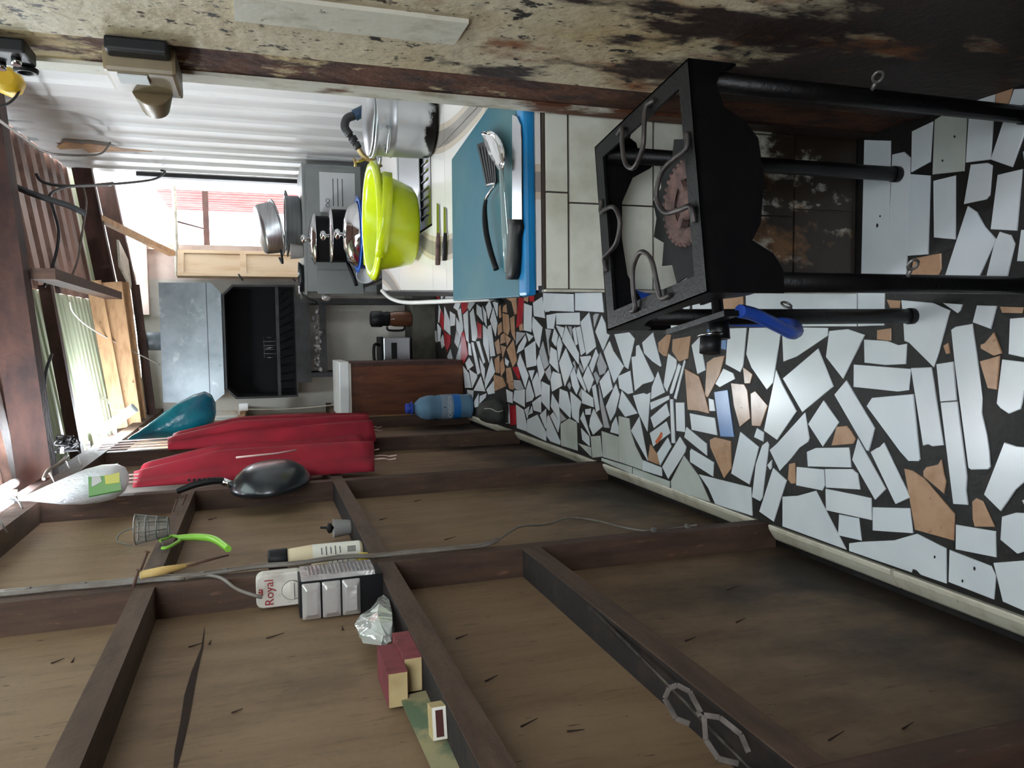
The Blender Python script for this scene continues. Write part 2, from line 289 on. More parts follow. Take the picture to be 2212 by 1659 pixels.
# ================================================================== SETTING
XF, XP = -.60, -.68            # stud faces and plywood plane of the left wall
floor = struct('floor', 'crazy-paved floor of broken white tile pieces in dark grout', MB().box((-.60, -.9, -.12), (1.35, 7.2, -.0035)).box((-.72, -.9, -.12), (-.60, 7.2, -.052)), 'grout')
# each piece of broken tile, traced as a polygon: region origin, scale, then colour + corner list
TILES = {
 (1800, 180, 3.189): '''w 212,390 392,395 375,1355 190,1350;w 405,490 485,472 528,510 500,1362 370,1355;w 540,330 683,262 665,540 535,612;o 695,250 922,120 897,605 680,628
w 940,108 1112,50 1080,525 912,545;t 1120,30 1232,30 1185,205 1112,208;w 1245,40 1420,30 1314,350 1230,577 1083,525;w 945,560 1060,548 1092,565 1075,770 1050,800 898,832
w 530,625 665,635 650,1178 508,1188;w 688,672 838,635 838,1075 692,1062;w 1130,630 1300,590 1262,1015 1082,1005;w 925,845 985,885 1040,985 1118,1072 960,1430 738,1420
w 1145,1022 1220,1045 1248,1105 1170,1440 1030,1430 1105,1110;t 550,1205 740,1170 742,1280 690,1385 520,1400;w 1290,1010 1400,1000 1400,1230 1262,1225;w 1302,470 1400,430 1400,560 1310,530''',
 (0, 0, 1): 'w 1610,618 1851,618 1850,705 1612,705;w 1853,618 1910,620 1910,703 1853,705;w 1308,644 1360,642 1362,700 1316,708;w 1366,642 1425,644 1420,710 1368,704;w 1430,644 1490,646 1486,710 1428,712;w 1495,640 1546,640 1545,700 1495,705;t 1551,640 1605,640 1606,702 1552,700',
 (1760, 640, 4.878): '''t 755,35 895,45 890,125 790,125;t 790,135 885,170 885,190 775,190;w 908,40 1240,70 1420,150 1300,600 1250,748 990,490 940,470 925,200;w 1345,70 1550,85 1530,150 1500,178
w 1705,95 1915,100 1850,345 1660,275;t 1945,108 2195,115 2180,180 1970,175;w 2055,235 2215,222 2290,240 2280,640 2200,645 2040,610;t 1885,380 1970,600 1885,628 1745,550 1745,510 1785,495
t 1735,685 1945,625 1915,985 1820,970;w 1435,350 1480,320 1655,290 1700,600 1760,1080 1755,1230 1810,1460 1835,1640 1844,1800 1820,1825 1640,1828 1617,1810 1470,700;w 1280,715 1455,688 1492,1098 1322,1110
w 1325,1120 1497,1108 1600,1900 1590,2050 1612,2200 1458,2190;w 1010,755 1225,748 1352,1570 1235,1582 1190,1560 1138,1575;w 515,455 760,470 880,515 965,500 955,715 740,725 520,700
w 405,718 1008,765 985,990 870,1005 403,955;w 545,1155 600,1070 1035,1030 1105,1720 1090,1738 987,1736 900,1640;w 205,1035 330,885 630,1390 565,1632 545,1625;t 650,355 800,335 800,470 650,455
t 1350,520 1400,490 1420,600 1380,610;w 150,365 345,345 525,405 295,870 115,640;w 1970,665 2260,700 2180,1130 2165,1190 2040,1240 1950,1180 1910,1130
t 225,1375 335,1365 380,1420 425,1500 400,1555 170,1575''',
 (1740, 960, 4.608): '''w 10,75 100,35 430,30 450,230 20,220;w 190,245 460,245 515,290 540,450 200,430;w 195,440 540,510 650,535 655,755 200,655;w 330,697 525,735 552,958 320,905
w 665,625 1035,635 1065,885 665,858;w 517,-62 795,445 690,553 460,150;w 645,75 700,40 735,25 777,-20 905,250 1040,528 895,595;t 978,240 1060,260 1180,340 1480,695 1470,958 1085,850
t 1170,265 1200,225 1320,200 1350,150 1375,300 1395,370 1375,490 1170,315;t 1655,570 1695,535 1760,565 1880,822 1680,820 1660,745;w 1977,-20 2100,20 2230,30 2230,330 2090,450 1940,665 1775,500
w 1950,720 2090,680 2300,690 2300,1030 2105,1090 1935,950;w 1492,798 1888,865 1893,1125 1490,1045;w 1430,1050 1840,1210 1890,1310 1870,1545 1420,1370;w 1868,1180 2260,1150 2300,1700 2175,1660 1960,1565
w 430,985 545,970 880,955 1105,890 1395,1035 1398,1385 1150,1300 1110,1255 1060,1240 1050,1275 430,1060;w 2150,560 2300,480 2300,600 2170,595''',
 (1400, 920, 5.53): '''w 1600,845 1780,835 2000,775 2360,1478 1600,1200;w 1770,490 2095,520 2105,710 2075,772 1765,710;t 1680,455 1750,440 1757,690 1700,690 1665,640;w 1490,505 1650,650 1495,1145 1325,1025
w 1420,185 1440,225 1360,860 1330,900 1238,850 1280,460 1360,230;w 1100,70 1320,250 1205,700 990,570;w 1420,470 1475,405 1470,500 1455,530;w 605,578 1225,735 1240,1075 800,935 715,740
o 270,660 425,355 600,600 735,905 275,755;t 735,165 800,135 985,180 990,510 905,625 740,250;w 495,300 510,270 780,435 770,605 497,430;w 455,10 695,210 700,355 430,135;w 375,130 450,250 440,310 235,635 165,490;w 230,140 275,245 140,475 105,325''',
 (1460, 700, 5.53): '''b 370,60 610,45 595,310 370,255;w 622,50 842,45 800,500 765,575 590,480;w 875,45 1190,40 1248,110 1160,700 1085,785 900,520 838,360;w 1265,100 1450,40 1810,45 1812,140 1440,390 1280,450
w 1272,650 1695,290 1878,745 1505,1055;w 1198,550 1270,720 1440,1040 1205,1385 1050,1275;w 1115,1505 1200,1430 1540,1055 1590,1370 1575,1410 1470,1480 1370,1610 1235,1755;w 1760,910 1945,1175 1750,1465 1575,1195
w 965,1240 1050,1295 1040,1405 930,1350;t 655,705 810,720 850,790 882,1130 760,1230 690,980;t 890,830 945,800 1095,975 1005,1222 905,1215;b 455,810 615,785 690,1350 530,1345 490,1100;w 390,885 450,905 465,1040 400,1040
t 105,530 275,625 340,830 400,1070 250,1035 140,1025;t 580,375 520,600 375,880 345,850 365,460 450,400;w 565,530 680,585 705,655 520,755 468,715;t 800,510 915,600 885,710 820,710;w 185,250 280,155 352,550 255,597;w 160,1065 370,1105 460,1120 490,1330 185,1265''',
 (1100, 800, 5.53): '''w 1985,385 2085,385 2095,740 1995,725;w 1920,345 1955,345 1978,870 1940,870;w 1680,385 1905,300 1910,345 1690,475;w 1685,565 1875,395 1915,540 1725,690;w 1675,750 1875,610 1920,750 1715,910
w 1475,300 1600,270 1640,285 1685,262 1645,730 1540,510;w 1300,440 1340,240 1530,515 1380,555;w 1775,10 1860,262 1690,350 1700,200;w 1150,435 1270,160 1315,290 1260,510 1205,605;g 1065,170 1195,690 1130,685 1085,430
w 985,195 1025,165 1075,470 1035,500;w 865,225 995,325 1005,440 870,395;g 825,290 860,215 865,350;w 955,670 965,575 1005,460 1115,670 1000,770;w 845,575 880,490 965,790;w 905,465 970,455 965,530 910,530;w 855,690 950,790 955,905 870,830
o 820,870 970,920 975,1030;o 970,790 1080,780 1110,1030 990,1045;o 1100,725 1305,795 1305,1095 1115,1035;o 1305,545 1430,575 1445,730 1500,900 1585,1070 1585,1190 1310,1095;w 1205,740 1225,640 1270,555 1300,680 1300,765;w 1450,720 1550,550 1650,1080
o 1100,1045 1460,1155 1460,1235 1100,1080;o 1475,1160 1915,1325 1910,1420 1475,1245;w 1590,1070 1815,1160 1820,1265 1590,1195;t 1680,880 1765,1000 1785,1130 1655,1075;o 610,640 710,575 800,620 812,960 615,900
w 450,560 465,535 608,850 600,890 490,850 440,780;w 210,590 330,530 435,740 435,845 210,735;w 80,410 165,470 205,650 205,730 90,690;w 365,530 435,460 440,690 430,695;w 485,540 520,500 605,620 580,740;w 495,430 510,280 590,410 600,610
g 600,490 680,585 610,620;w 590,430 600,220 690,255 735,430 725,570;w 725,250 860,375 830,470 825,630 750,560;w 270,385 370,310 375,505 290,480;w 385,130 480,180 475,480 380,370;w 180,470 235,430 215,575;w 265,430 275,510 225,535
w 60,240 180,225 180,440 45,360;w 195,240 235,115 295,310 270,360 200,385;w 270,135 330,20 370,140 375,285 315,320;w 490,110 520,10 605,40 630,185 510,255;w 725,50 770,-40 835,200 800,290 750,190;g 690,180 715,135 735,180 720,235''',
 (1200, 620, 6.9125): '''w -190,90 265,105 270,370 -190,350;w 290,90 690,85 720,380 290,350;w 5,390 355,380 362,565 10,560;w 0,570 125,605 95,770;w 150,575 345,985 340,1155 95,800;g 185,585 235,590 240,760;w 245,630 290,590 330,850 295,875
w 300,605 365,585 440,970 375,1020;w 500,375 605,890 460,1015 370,520;g 555,430 590,395 645,400 575,605;w 685,420 740,540 760,690 805,715 705,950 590,665;w 875,705 1100,675 1180,770 1080,1225 1030,1190;w 1290,830 1450,675 1580,1180 1560,1190 1440,1110 1320,990
t 1530,830 1680,690 1730,690 1660,1035 1610,1030 1535,960;t 1745,780 2015,730 1975,1065 1840,1115 1735,960;w 1680,990 1805,1085 1800,1200 1660,1565 1610,1470;w 1835,1140 1875,1185 1745,1590 1710,1600 1705,1560;w 1920,1090 1940,1110 1800,1680 1765,1660
w 1200,880 1240,860 1475,1360 1440,1410 1300,1450 1180,1555 1130,1045 1195,1030;w 805,800 860,950 1020,1185 870,1435 715,965;w 930,1330 1110,1250 1155,1580 1080,1600 950,1510;w 790,1235 850,1520 715,1660 655,1410;g 665,975 765,1190 730,1290 655,1320 615,1150
w 600,925 640,1010 545,1285 500,1180;w 360,1040 520,1025 525,1060 425,1250;g 355,1120 420,1250 400,1285 350,1190;g 280,1095 315,1260 255,1130;w 480,1170 570,1380 495,1580 405,1360;g 565,1290 600,1260 660,1355 620,1455;w 335,1200 455,1520 440,1560 310,1320
w 150,910 255,1190 135,1485 50,1130;w 55,730 100,860 45,1100 15,850''',
 (900, 620, 5.184): '''w 1300,175 1400,110 1435,350 1310,325;w 1200,180 1285,210 1280,505 1195,485;w 1430,80 1485,85 1485,275 1435,280;w 1450,315 1555,295 1530,470 1460,465;w 1300,330 1405,450 1370,680 1330,610 1290,450;g 1440,465 1505,480 1475,600 1490,770 1480,770
w 1510,600 1540,460 1580,540 1555,670;w 1500,670 1565,710 1590,960 1485,850;w 1225,510 1310,550 1255,610;w 1120,745 1140,660 1215,540 1230,600 1190,700;g 1115,500 1220,515 1150,600 1110,650;w 1205,685 1325,600 1335,880 1230,905
w 1155,745 1250,990 1215,1130 1125,860;g 1410,610 1480,870 1430,920 1370,730;w 1370,750 1430,950 1380,1055 1340,830;w 1250,935 1315,930 1285,1050;g 1435,950 1490,880 1505,980 1480,1050;t 960,290 1025,310 1040,470 1020,540 970,500;t 1045,350 1090,320 1100,600 1060,520
t 905,430 945,390 955,500 910,545;t 940,540 980,510 990,620 935,640;t 985,520 1055,580 1010,660;t 870,620 915,580 940,740 900,755;t 940,650 1000,670 960,790;t 1005,700 1080,590 1120,830 1075,895;t 870,810 920,765 925,965 885,960;t 930,850 965,795 985,930 945,1000
t 1000,910 1050,900 1080,1050 1010,1080;t 860,980 960,1010 1000,1110 870,1170;t 1020,1070 1080,1060 1080,1150 1035,1140;w 990,790 1030,830 1015,890 990,860;r 1140,110 1200,130 1175,410 1115,460;t 1200,100 1245,110 1240,170 1200,150;r 1250,100 1310,95 1310,165 1265,160
t 970,110 1110,100 1120,300 1095,310 1060,160;t 915,230 935,200 945,340 925,350;t 965,220 1000,190 1010,290 960,280;t 1145,430 1180,405 1190,485 1150,490;r 1070,900 1135,890 1155,1030 1140,1040;g 1085,1040 1155,1045 1200,1140 1140,1160 1090,1130
w 795,440 830,420 875,770 825,780;w 740,420 800,480 810,850 745,640;w 820,370 855,230 900,400 880,550;w 770,220 815,150 840,235 800,360;w 850,170 905,160 900,330;w 735,210 775,290 780,440 755,390;w 670,190 720,230 740,390 670,300;r 680,390 725,420 725,575 680,575
w 595,290 630,240 685,540 655,610 620,600;w 520,310 570,260 580,620 555,600 530,450;w 580,165 650,175 590,270 570,230;r 490,155 570,155 565,250 515,300;w 455,270 490,235 520,460 490,440;w 440,340 520,470 490,560 445,480;r 500,520 530,495 575,760 520,860 490,860
g 440,800 495,600 490,870 470,870;w 410,230 440,160 490,180 460,270;w 370,270 430,310 425,430 375,440;w 310,220 370,380 375,540 305,470;r 270,250 300,330 305,500 255,400;r 305,500 380,550 375,640 340,730 310,640;w 340,780 375,695 400,800 380,860;w 265,590 290,535 315,650 280,690
w 245,200 265,250 250,400 240,400;w 230,410 270,460 260,610 235,610;w 190,480 215,490 225,620 200,600;g 130,490 185,485 180,640 150,640;g 110,300 145,330 140,480 115,440;g 420,620 440,490 490,560 465,690;w 575,620 600,640 615,770 580,760;w 610,620 635,620 710,960 680,985
w 665,610 700,605 765,840 745,860;w 700,790 760,910 755,1060 720,950;w 585,790 635,880 570,930 545,850;w 515,880 580,970 610,1130 540,1130;w 585,920 670,980 675,1010 620,1130;w 715,1000 765,1170 635,1160;w 835,790 875,950 765,1140 760,1060;w 780,1150 860,1050 870,1190 800,1205
w 250,40 310,50 310,90 275,140;w 325,45 400,50 420,120 320,130;w 440,60 500,60 500,110 450,100;r 220,50 240,45 250,135 225,135;w 700,100 720,60 800,60 790,110;w 565,1150 630,1160 625,1380 590,1380;w 635,1290 690,1195 690,1340 650,1350;w 705,1220 780,1190 770,1240 700,1310
w 990,1310 1030,1305 1040,1530 995,1530;r 1040,1330 1105,1320 1110,1540 1050,1555;w 1000,1145 1070,1180 1070,1300 1015,1290''',
}
ntile = 0
rt = random.Random(3)
for (ox, oy, sc), txt in TILES.items():
    for item in txt.replace('\n', ';').split(';'):
        q = item.split(); kind = q[0]
        pts = [pz(ox + float(a.split(',')[0]) / sc, oy + float(a.split(',')[1]) / sc) for a in q[1:]]
        h = rt.uniform(-.0006, .0006)
        low = [Vector((p.x, p.y, -.006)) for p in pts]
        c = sum(pts, Vector()) / len(pts)
        mid = [Vector((p.x, p.y, -.0012 + h)) for p in pts]; top = []
        for p in pts:
            d = c - p; d.z = 0
            top.append(Vector((p.x, p.y, h)) + d.normalized() * min(.0016, d.length * .2))
        mb = MB().loft([low, mid, top], smooth=False)
        key = 'tile_' + kind
        if kind == 'w' and rt.random() < .35: key = 'tile_w2'
        build('tile', mb, key, floor); ntile += 1
# painted orange smear on one piece
sm = [pz(1100 + a / 5.53, 800 + b_ / 5.53, .0006) for a, b_ in ((1745, 850), (1790, 780), (1815, 735), (1832, 750), (1825, 800), (1780, 870), (1755, 880))]
MT['orange'] = mat('orange_paint_smear', (196, 96, 50), rough=.6)
build('paint_smear', MB().prism(sm, (0, 0, .0006)), 'orange', floor)
# crumbs lying on the floor
MT['crumb'] = mat('dark_crumb', (30, 26, 24), rough=.9)
for (x, y, r) in ((1896, 487, .006), (2063, 295, .003), (2037, 347, .003), (2020, 1203, .004), (2106, 1228, .005), (2080, 1255, .004), (1902, 467, .003)):
    p = pz(x, y); build('crumb', MB().lathe([(r * .6, -.001), (r, .0015), (r * .5, .003)], (p.x, p.y, .0005), n=6, sx=1, sy=.5), 'crumb', floor)

# edging tiles between floor and left wall
trim = struct('trim_1', 'cream rounded edging tiles along the foot of the plywood wall')
for (a, b_) in ((-.6, .16), (.86, 1.49), (1.50, 1.985), (2.05, 2.56), (2.565, 3.20), (3.275, 3.86), (3.865, 4.48), (4.55, 5.1), (5.105, 5.66)):
    prof = [(-.602, .004), (-.606, .006), (-.616, .004), (-.632, -.006), (-.648, -.018), (-.655, -.028), (-.655, -.05), (-.602, -.05)]
    build('edging_tile', MB().loft([[Vector((x, a, z)) for x, z in prof], [Vector((x, b_, z)) for x, z in prof]], smooth=False), 'edging', trim)

# left wall: plywood panels on a timber frame
wl = struct('wall_left', 'brown plywood wall on rough timber studs and rails')
ST = [(.785, .84), (1.995, 2.045), (3.215, 3.27), (4.49, 4.545), (5.66, 5.72), (-.45, -.4)]
for (a, b_, m) in ((-.9, .81, 'ply'), (.812, 2.02, 'ply'), (2.022, 3.24, 'ply'), (3.242, 4.515, 'ply'), (4.517, 5.69, 'ply'), (5.692, 7.1, 'ply_lit')):
    build('panel', MB().box((XP - .015, a, -.11), (XP, b_, 2.36)), m, wl)
for (a, b_) in ST:
    build('stud', MB().box((XP, a, -.03), (XF, b_, 2.29)), 'stud', wl)
def rail(y0, y1, z0, z1, m='rail'):
    build('rail', MB().box((XP, y0, z0), (XF + .001, y1, z1)), m, wl)
for (y0, y1) in ((-.4, .785), (.84, 1.995), (2.045, 3.215)):
    rail(y0, y1, 1.178, 1.226)
    rail(y0, y1, 1.757, 1.803)
rail(.84, 1.995, .764, .815); rail(-.4, .785, .764, .815)
rail(3.27, 4.49, 1.18, 1.226)
rail(4.545, 5.66, 1.3, 1.345)
rail(5.72, 7.1, 1.62, 1.66, 'palewood'); rail(5.72, 7.1, .9, .94)
for (y0, y1) in ((-.9, 2.02), (2.02, 4.5), (4.5, 5.72), (5.72, 7.1)):
    build('top_plate', MB().box((XP - .02, y0, 2.29), (XF + .004, y1, 2.37)), 'rail', wl)
MT['rail_top'] = layers('rail_top_blackish', (34, 28, 27), [((56, 44, 38), 14, 5, .5, .75, (1, 1, 1), None)], rough=.9, bump=.2)
for (y0, y1, z) in ((-.4, .785, 1.226), (.84, 1.995, 1.226), (2.045, 3.215, 1.226), (-.4, .785, .815), (.84, 1.995, .815)):  # thin blackish layer on the top faces of the rails
    build('rail_top_layer', MB().box((XP + .0005, y0 + .001, z), (XF - .002, y1 - .001, z + .0004)), 'rail_top', wl)
def nail(p, d, r=.0035, L=.05, m='nail'):
    p = Vector(p); d = Vector(d).normalized()
    build('nail', MB().tube([p - d * .01, p + d * L], r, 6).tube([p + d * L, p + d * (L + .003)], r * 2, 6), m, wl)
for (x, y, m) in ((12, 1145, 'nail'), (50, 1100, 'nail'), (120, 1045, 'nail'), (152, 1015, 'nail'), (178, 1008, 'nail')):
    p = px(x, y, XF); nail((XF, p.y, min(p.z, 2.36)), (.9, -.1, .35), m=m, L=.05, r=.003)
for (x, y) in ((372, 1106), (392, 1092), (305, 1225), (285, 1268)):
    p = px(x, y, XF); nail((XF - .005, p.y, p.z), (.8, .1, -.3), m='nailr', L=.045)
for (x, y) in ((375, 1105), (450, 1125)):
    pass

# splinters and nail points showing through the ply
MT['splint'] = mat('dark_splinter', (44, 28, 20), rough=.9)
for (x, y, a, L) in ((450, 1123, .2, .03), (407, 1398, .15, .03), (452, 1392, 1.4, .02), (575, 1379, .1, .04), (740, 1361, 1.5, .02), (110, 1433, .4, .025), (155, 1431, 1.5, .02), (985, 1380, .2, .03), (1048, 1472, .3, .03), (1125, 1570, .25, .035), (1225, 1580, -.4, .03), (895, 1083, .1, .03), (820, 1123, .1, .03), (960, 1166, .1, .04), (500, 1540, .2, .02), (1570, 1275, .1, .04), (1480, 1385, .1, .03), (1790, 1600, .2, .04), (1950, 1575, .2, .03), (1590, 1345, .2, .03)):
    p = px(x, y, XP + .001); d = Vector((.15, math.sin(a), -math.cos(a)))
    build('splinter', MB().tube([p, p + d * L], [.0022, .0006], 5), 'splint', wl)
# long dark split running through one panel
sp = [px(x, y, XP + .002) for x, y in ((442, 1355), (436, 1400), (420, 1450), (408, 1500), (398, 1560), (385, 1620), (378, 1659))]
build('split', MB().loft([[p + Vector((0, 0, -w_ * .42)), p + Vector((.001, 0, 0)), p + Vector((0, 0, w_ * .42))] for p, w_ in zip(sp, (.001, .005, .014, .019, .016, .013, .006))], closed=False, cap=False), 'splint', wl)

# right wall of ribbed white sheet
def ribbed(y0, y1, X, ztop, zbot, pitch=.1, amp=.018, t=.002, nrm=1):
    prof = []; y = y0
    while y < y1 - 1e-6:
        for (dy, dx) in ((0, 0), (.074, 0), (.082, amp), (.092, amp)):
            if y + dy * pitch / .1 <= y1: prof.append((y + dy * pitch / .1, dx))
        y += pitch
    prof.append((y1, 0))
    mb = MB()
    a = [Vector((X - dx * nrm, yy, zbot(yy))) for yy, dx in prof]; b_ = [Vector((X - dx * nrm, yy, ztop(yy))) for yy, dx in prof]
    c = [v + Vector((t, 0, 0)) for v in b_]; d = [v + Vector((t, 0, 0)) for v in a]
    return mb.loft([a, b_, c, d, a], smooth=False, cap=False, closed=False)
def roofz(X, Y): return 2.56 + (X + .6) * .15 - (Y - 4) * .045
wr = struct('wall_right', 'white painted ribbed metal sheet wall behind the counter')
for (a, b_) in ((-.9, .4), (.4, 1.66), (1.66, 2.9), (2.9, 4.1), (4.1, 5.3), (5.3, 6.15)):
    build('sheet', ribbed(a, b_ + .02, 1.2, lambda y: roofz(1.2, y) - .005, lambda y: 0.0, pitch=.25, amp=.014), 'sheet_w', wr)
build('sheet', ribbed(6.22, 7.1, 1.26, lambda y: 2.58, lambda y: 0, pitch=.3, amp=.006), 'sheet_w', wr)
build('post', MB().box((1.172, 6.14, 0), (1.2, 6.22, 2.3)), 'darkmetal', wr)
# brown gap where the paper lining has peeled
p0 = px(130, 315, 1.175); p1 = px(250, 325, 1.175)
build('rust_strip', MB().prism([px(x, y, 1.178) for x, y in ((122, 316), (140, 306), (180, 311), (188, 309), (265, 320), (330, 327), (265, 326), (192, 329), (178, 320), (130, 322))], (-.003, 0, 0)), 'palewood', wr)

# unseen wall added behind the viewer, left open above to tune the light
wf = struct('wall_front_added', 'dark timber wall added behind the viewer to limit the light', MB().box((-.70, -.98, -.05), (1.3, -.9, 1.95)), 'darkwood')
# back wall
wb = struct('wall_back', 'sooty grey plastered back wall behind the smoker', MB().box((-.72, 7.1, -.05), (.50, 7.25, 2.45)), 'plaster')
build('pier', MB().box((.50, 7.1, -.05), (.76, 7.25, 2.75)), 'plaster_p', wb)
struct('floor_plinth', 'low rough concrete plinth along the foot of the back wall', MB().box((-.675, 6.72, -.05), (.60, 7.095, .2)), 'concrete')
build('lintel', MB().box((.2, 7.02, 2.36), (.78, 7.1, 2.5)), 'plaster_p', wb)
# open door leaf at the far doorway
dr = struct('door_1', 'open beige panelled wooden door leaf in the bright far doorway')
A = Vector((.515, 6.86, 0)); B = Vector((.742, 6.99, 0)); U = (B - A); Ln = U.length; U.normalize(); N = Vector((U.y, -U.x, 0))
def dpiece(name, u0, u1, z0, z1, off, th):
    a = A + U * u0 + N * off; b_ = A + U * u1 + N * off
    build(name, MB().hexa([(a.x, a.y, z0), (b_.x, b_.y, z0), (b_.x - N.x * th, b_.y - N.y * th, z0), (a.x - N.x * th, a.y - N.y * th, z0), (a.x, a.y, z1), (b_.x, b_.y, z1), (b_.x - N.x * th, b_.y - N.y * th, z1), (a.x - N.x * th, a.y - N.y * th, z1)]), 'doorwood', dr)
dpiece('panel', .03, Ln - .03, .05, 2.08, -.012, .012)
for (a, b_) in ((0, .032), (Ln - .032, Ln)): dpiece('stile', a, b_, .02, 2.12, 0, .035)
for z in (.02, .55, 1.08, 1.58, 2.07): dpiece('cross_rail', .032, Ln - .032, z, z + .05, 0, .035)
df = struct('trim_2', 'pale door frame and cross bars of the far doorway')
build('jamb', MB().box((.745, 7.04, 0), (.79, 7.12, 2.5)), 'plaster_p', df)
build('cross_bar', MB().tube([(.52, 7.0, 2.13), (1.32, 7.0, 2.13)], .018, 8), 'whitestrip', df)
build('cross_bar', MB().box((.8, 7.6, 1.9), (1.4, 7.64, 1.95)), 'darkwood', df)
build('cross_bar', MB().tube([(.98, 7.02, 2.13), (.99, 7.55, 1.93)], .008, 6), 'darkwood', df)
build('brace', MB().bar(py(212, 470, 6.1), py(372, 548, 6.98), .04, .05), 'palewood', df)
# yard beyond: ground and sheet fence
solo('yard_ground', MB().box((-8, -8, -.2), (12, 20, -.125)), 'ground', 'bright concrete yard beyond the far doorway', 'ground')['kind'] = 'structure'
fe = thing('sheet_fence', 'pink ribbed metal sheet fence outside the far doorway', 'fence', (1.62, 7.2, -.1))
for k, (a, b_) in enumerate(((7.3, 8.3), (8.3, 9.3), (9.3, 10.4))):
    build('sheet', ribbed(a, b_ + .02, 1.62, lambda y: 2.5, lambda y: -.1, pitch=.16, amp=.03), 'sheet_pink', fe)

# roof
ce = struct('ceiling', 'low roof of sooty ribbed sheets on dark timber beams')
def roofsheet(x0, x1, y0, y1, m, pitch=.2, amp=.024, dz=0):
    prof = []; y = y0
    while y < y1 - 1e-6:
        for (dy, d) in ((0, 0), (.05, 0), (.065, -amp), (.09, -amp)):
            yy = y + dy * pitch / .105
            if yy <= y1: prof.append((yy, d))
        y += pitch
    prof.append((y1, 0))
    r0 = [Vector((x0, yy, roofz(x0, yy) + dz - d)) for yy, d in prof]; r1 = [Vector((x1, yy, roofz(x1, yy) + dz - d)) for yy, d in prof]
    up = Vector((0, 0, .003))
    build('roof_sheet', MB().loft([r0, r1, [v + up for v in r1], [v + up for v in r0], r0], smooth=False, cap=False, closed=False), m, ce)
for (y0, y1) in ((-.9, .8), (.8, 3.3)):
    roofsheet(-.95, -.35, y0, y1, 'sheet_rust'); roofsheet(.25, 1.3, y0, y1, 'sheet_rust')
    roofsheet(-.35, .25, y0, y1, 'sheet_rust' if y0 < 0 else 'sheet_fill_light')  # out-of-view translucent strip added to brighten the floor below
roofsheet(-.95, .28, 3.3, 4.3, 'sheet_rust')
for (y0, y1) in ((3.3, 4.7), (4.7, 6.12)): roofsheet(.28, 1.3, y0, y1, 'sheet_rust')
for (y0, y1) in ((4.3, 5.35), (5.35, 7.2)): roofsheet(-.95, .28, y0, y1, 'sheet_fiber', dz=.01, pitch=.09, amp=.016)
roofsheet(.28, 1.3, 6.12, 6.62, 'sheet_fiber', dz=.01)
for (y0, y1) in ((-.9, 2.0), (2.0, 4.4), (4.4, 7.1)):
    build('fascia', MB().prism([(-.73, y0, 2.30), (-.73, y1, 2.30), (-.73, y1, roofz(-.73, y1) + .02), (-.73, y0, roofz(-.73, y0) + .02)], (.015, 0, 0)), 'darkwood', ce)
def beam(name, a, b_, wd, ht, m):
    build(name, MB().bar(a, b_, wd, ht), m, ce)
beam('beam', (1.22, 3.95, 2.62), (-.66, 3.95, 2.47), .11, .14, 'darkwood')
beam('beam', (1.22, 2.2, 2.8), (-.66, 2.2, 2.52), .1, .14, 'darkwood')
beam('beam', (1.2, 6.12, 2.64), (.30, 6.12, 2.505), .08, .12, 'darkwood')
beam('beam', (1.2, 6.66, 2.585), (.40, 6.66, 2.46), .08, .12, 'darkwood')
beam('batten', (.3, 4.8, 2.60), (-.66, 4.8, 2.485), .06, .06, 'darkwood')
beam('board', (.40, 5.9, 2.56), (-.62, 5.9, 2.43), .03, .09, 'palewood')
beam('board', (.40, 6.02, 2.47), (-.62, 6.02, 2.38), .04, .13, 'palewood')
beam('board', (.42, 6.3, 2.43), (-.62, 6.3, 2.35), .03, .06, 'palewood')
beam('board', (.42, 6.6, 2.40), (-.62, 6.6, 2.32), .03, .06, 'darkwood')
beam('wall_plate', (-.66, 3.2, 2.43), (-.66, 7.1, 2.40), .08, .05, 'darkwood')
beam('board', (.30, 3.98, 2.42), (.30, 5.9, 2.44), .05, .10, 'stud')
build('ceiling_board', MB().obox((.52, 6.55, 2.44), (.10, .05, .01), (-.1, .38, 0), (0, 0, .008)), 'whitestrip', ce)

# rusty steel column at the right
co = struct('steel_column', 'broad steel column with peeling cream paint and heavy rust beside the counter', MB().box((.497, .55, 0), (.80, 1.445, 2.7)), 'column')
build('recess', MB().box((.501, 1.445, 0), (.80, 1.58, 2.7)), 'rust', co)
build('flange', MB().box((.494, 1.58, 0), (.80, 1.63, 2.7)), 'flange', co)
build('white_strip', MB().box((.490, 1.195, 1.17), (.497, 1.29, 1.52)), 'whitestrip', co)

# ================================================================== COUNTER
CZ = .89
def cl(y): return .098 + (y - 1.64) * .0585            # left edge of the counter
ct = thing('tiled_counter', 'long masonry counter with white swirl tiled top and greasy cream tiled end', 'counter', (.6, 2.8, 0))
build('body', MB().prism([(cl(1.66) + .02, 1.66, 0), (1.16, 1.66, 0), (1.16, 2.74, 0), (cl(2.74) + .02, 2.74, 0)], (0, 0, CZ - .02))
      .prism([(cl(2.74) + .02, 2.74, 0), (1.16, 2.74, 0), (1.16, 3.46, 0), (cl(3.46) + .02, 3.46, 0)], (0, 0, CZ - .2))
      .prism([(cl(3.46) + .02, 3.46, 0), (1.16, 3.46, 0), (1.16, 3.94, 0), (cl(3.94) + .02, 3.94, 0)], (0, 0, CZ - .02)), 'concrete', ct)
g_ = .002
def toptile(y0, y1, xa, xb):
    fa = xa if callable(xa) else (lambda y: xa); fb = xb if callable(xb) else (lambda y: xb)
    P = [Vector((fa(y0) + g_, y0 + g_, CZ - .012)), Vector((fb(y0) - g_, y0 + g_, CZ - .012)), Vector((fb(y1) - g_, y1 - g_, CZ - .012)), Vector((fa(y1) + g_, y1 - g_, CZ - .012))]
    build('top_tile', MB().prism(P, (0, 0, .012)), 'top_tile', ct)
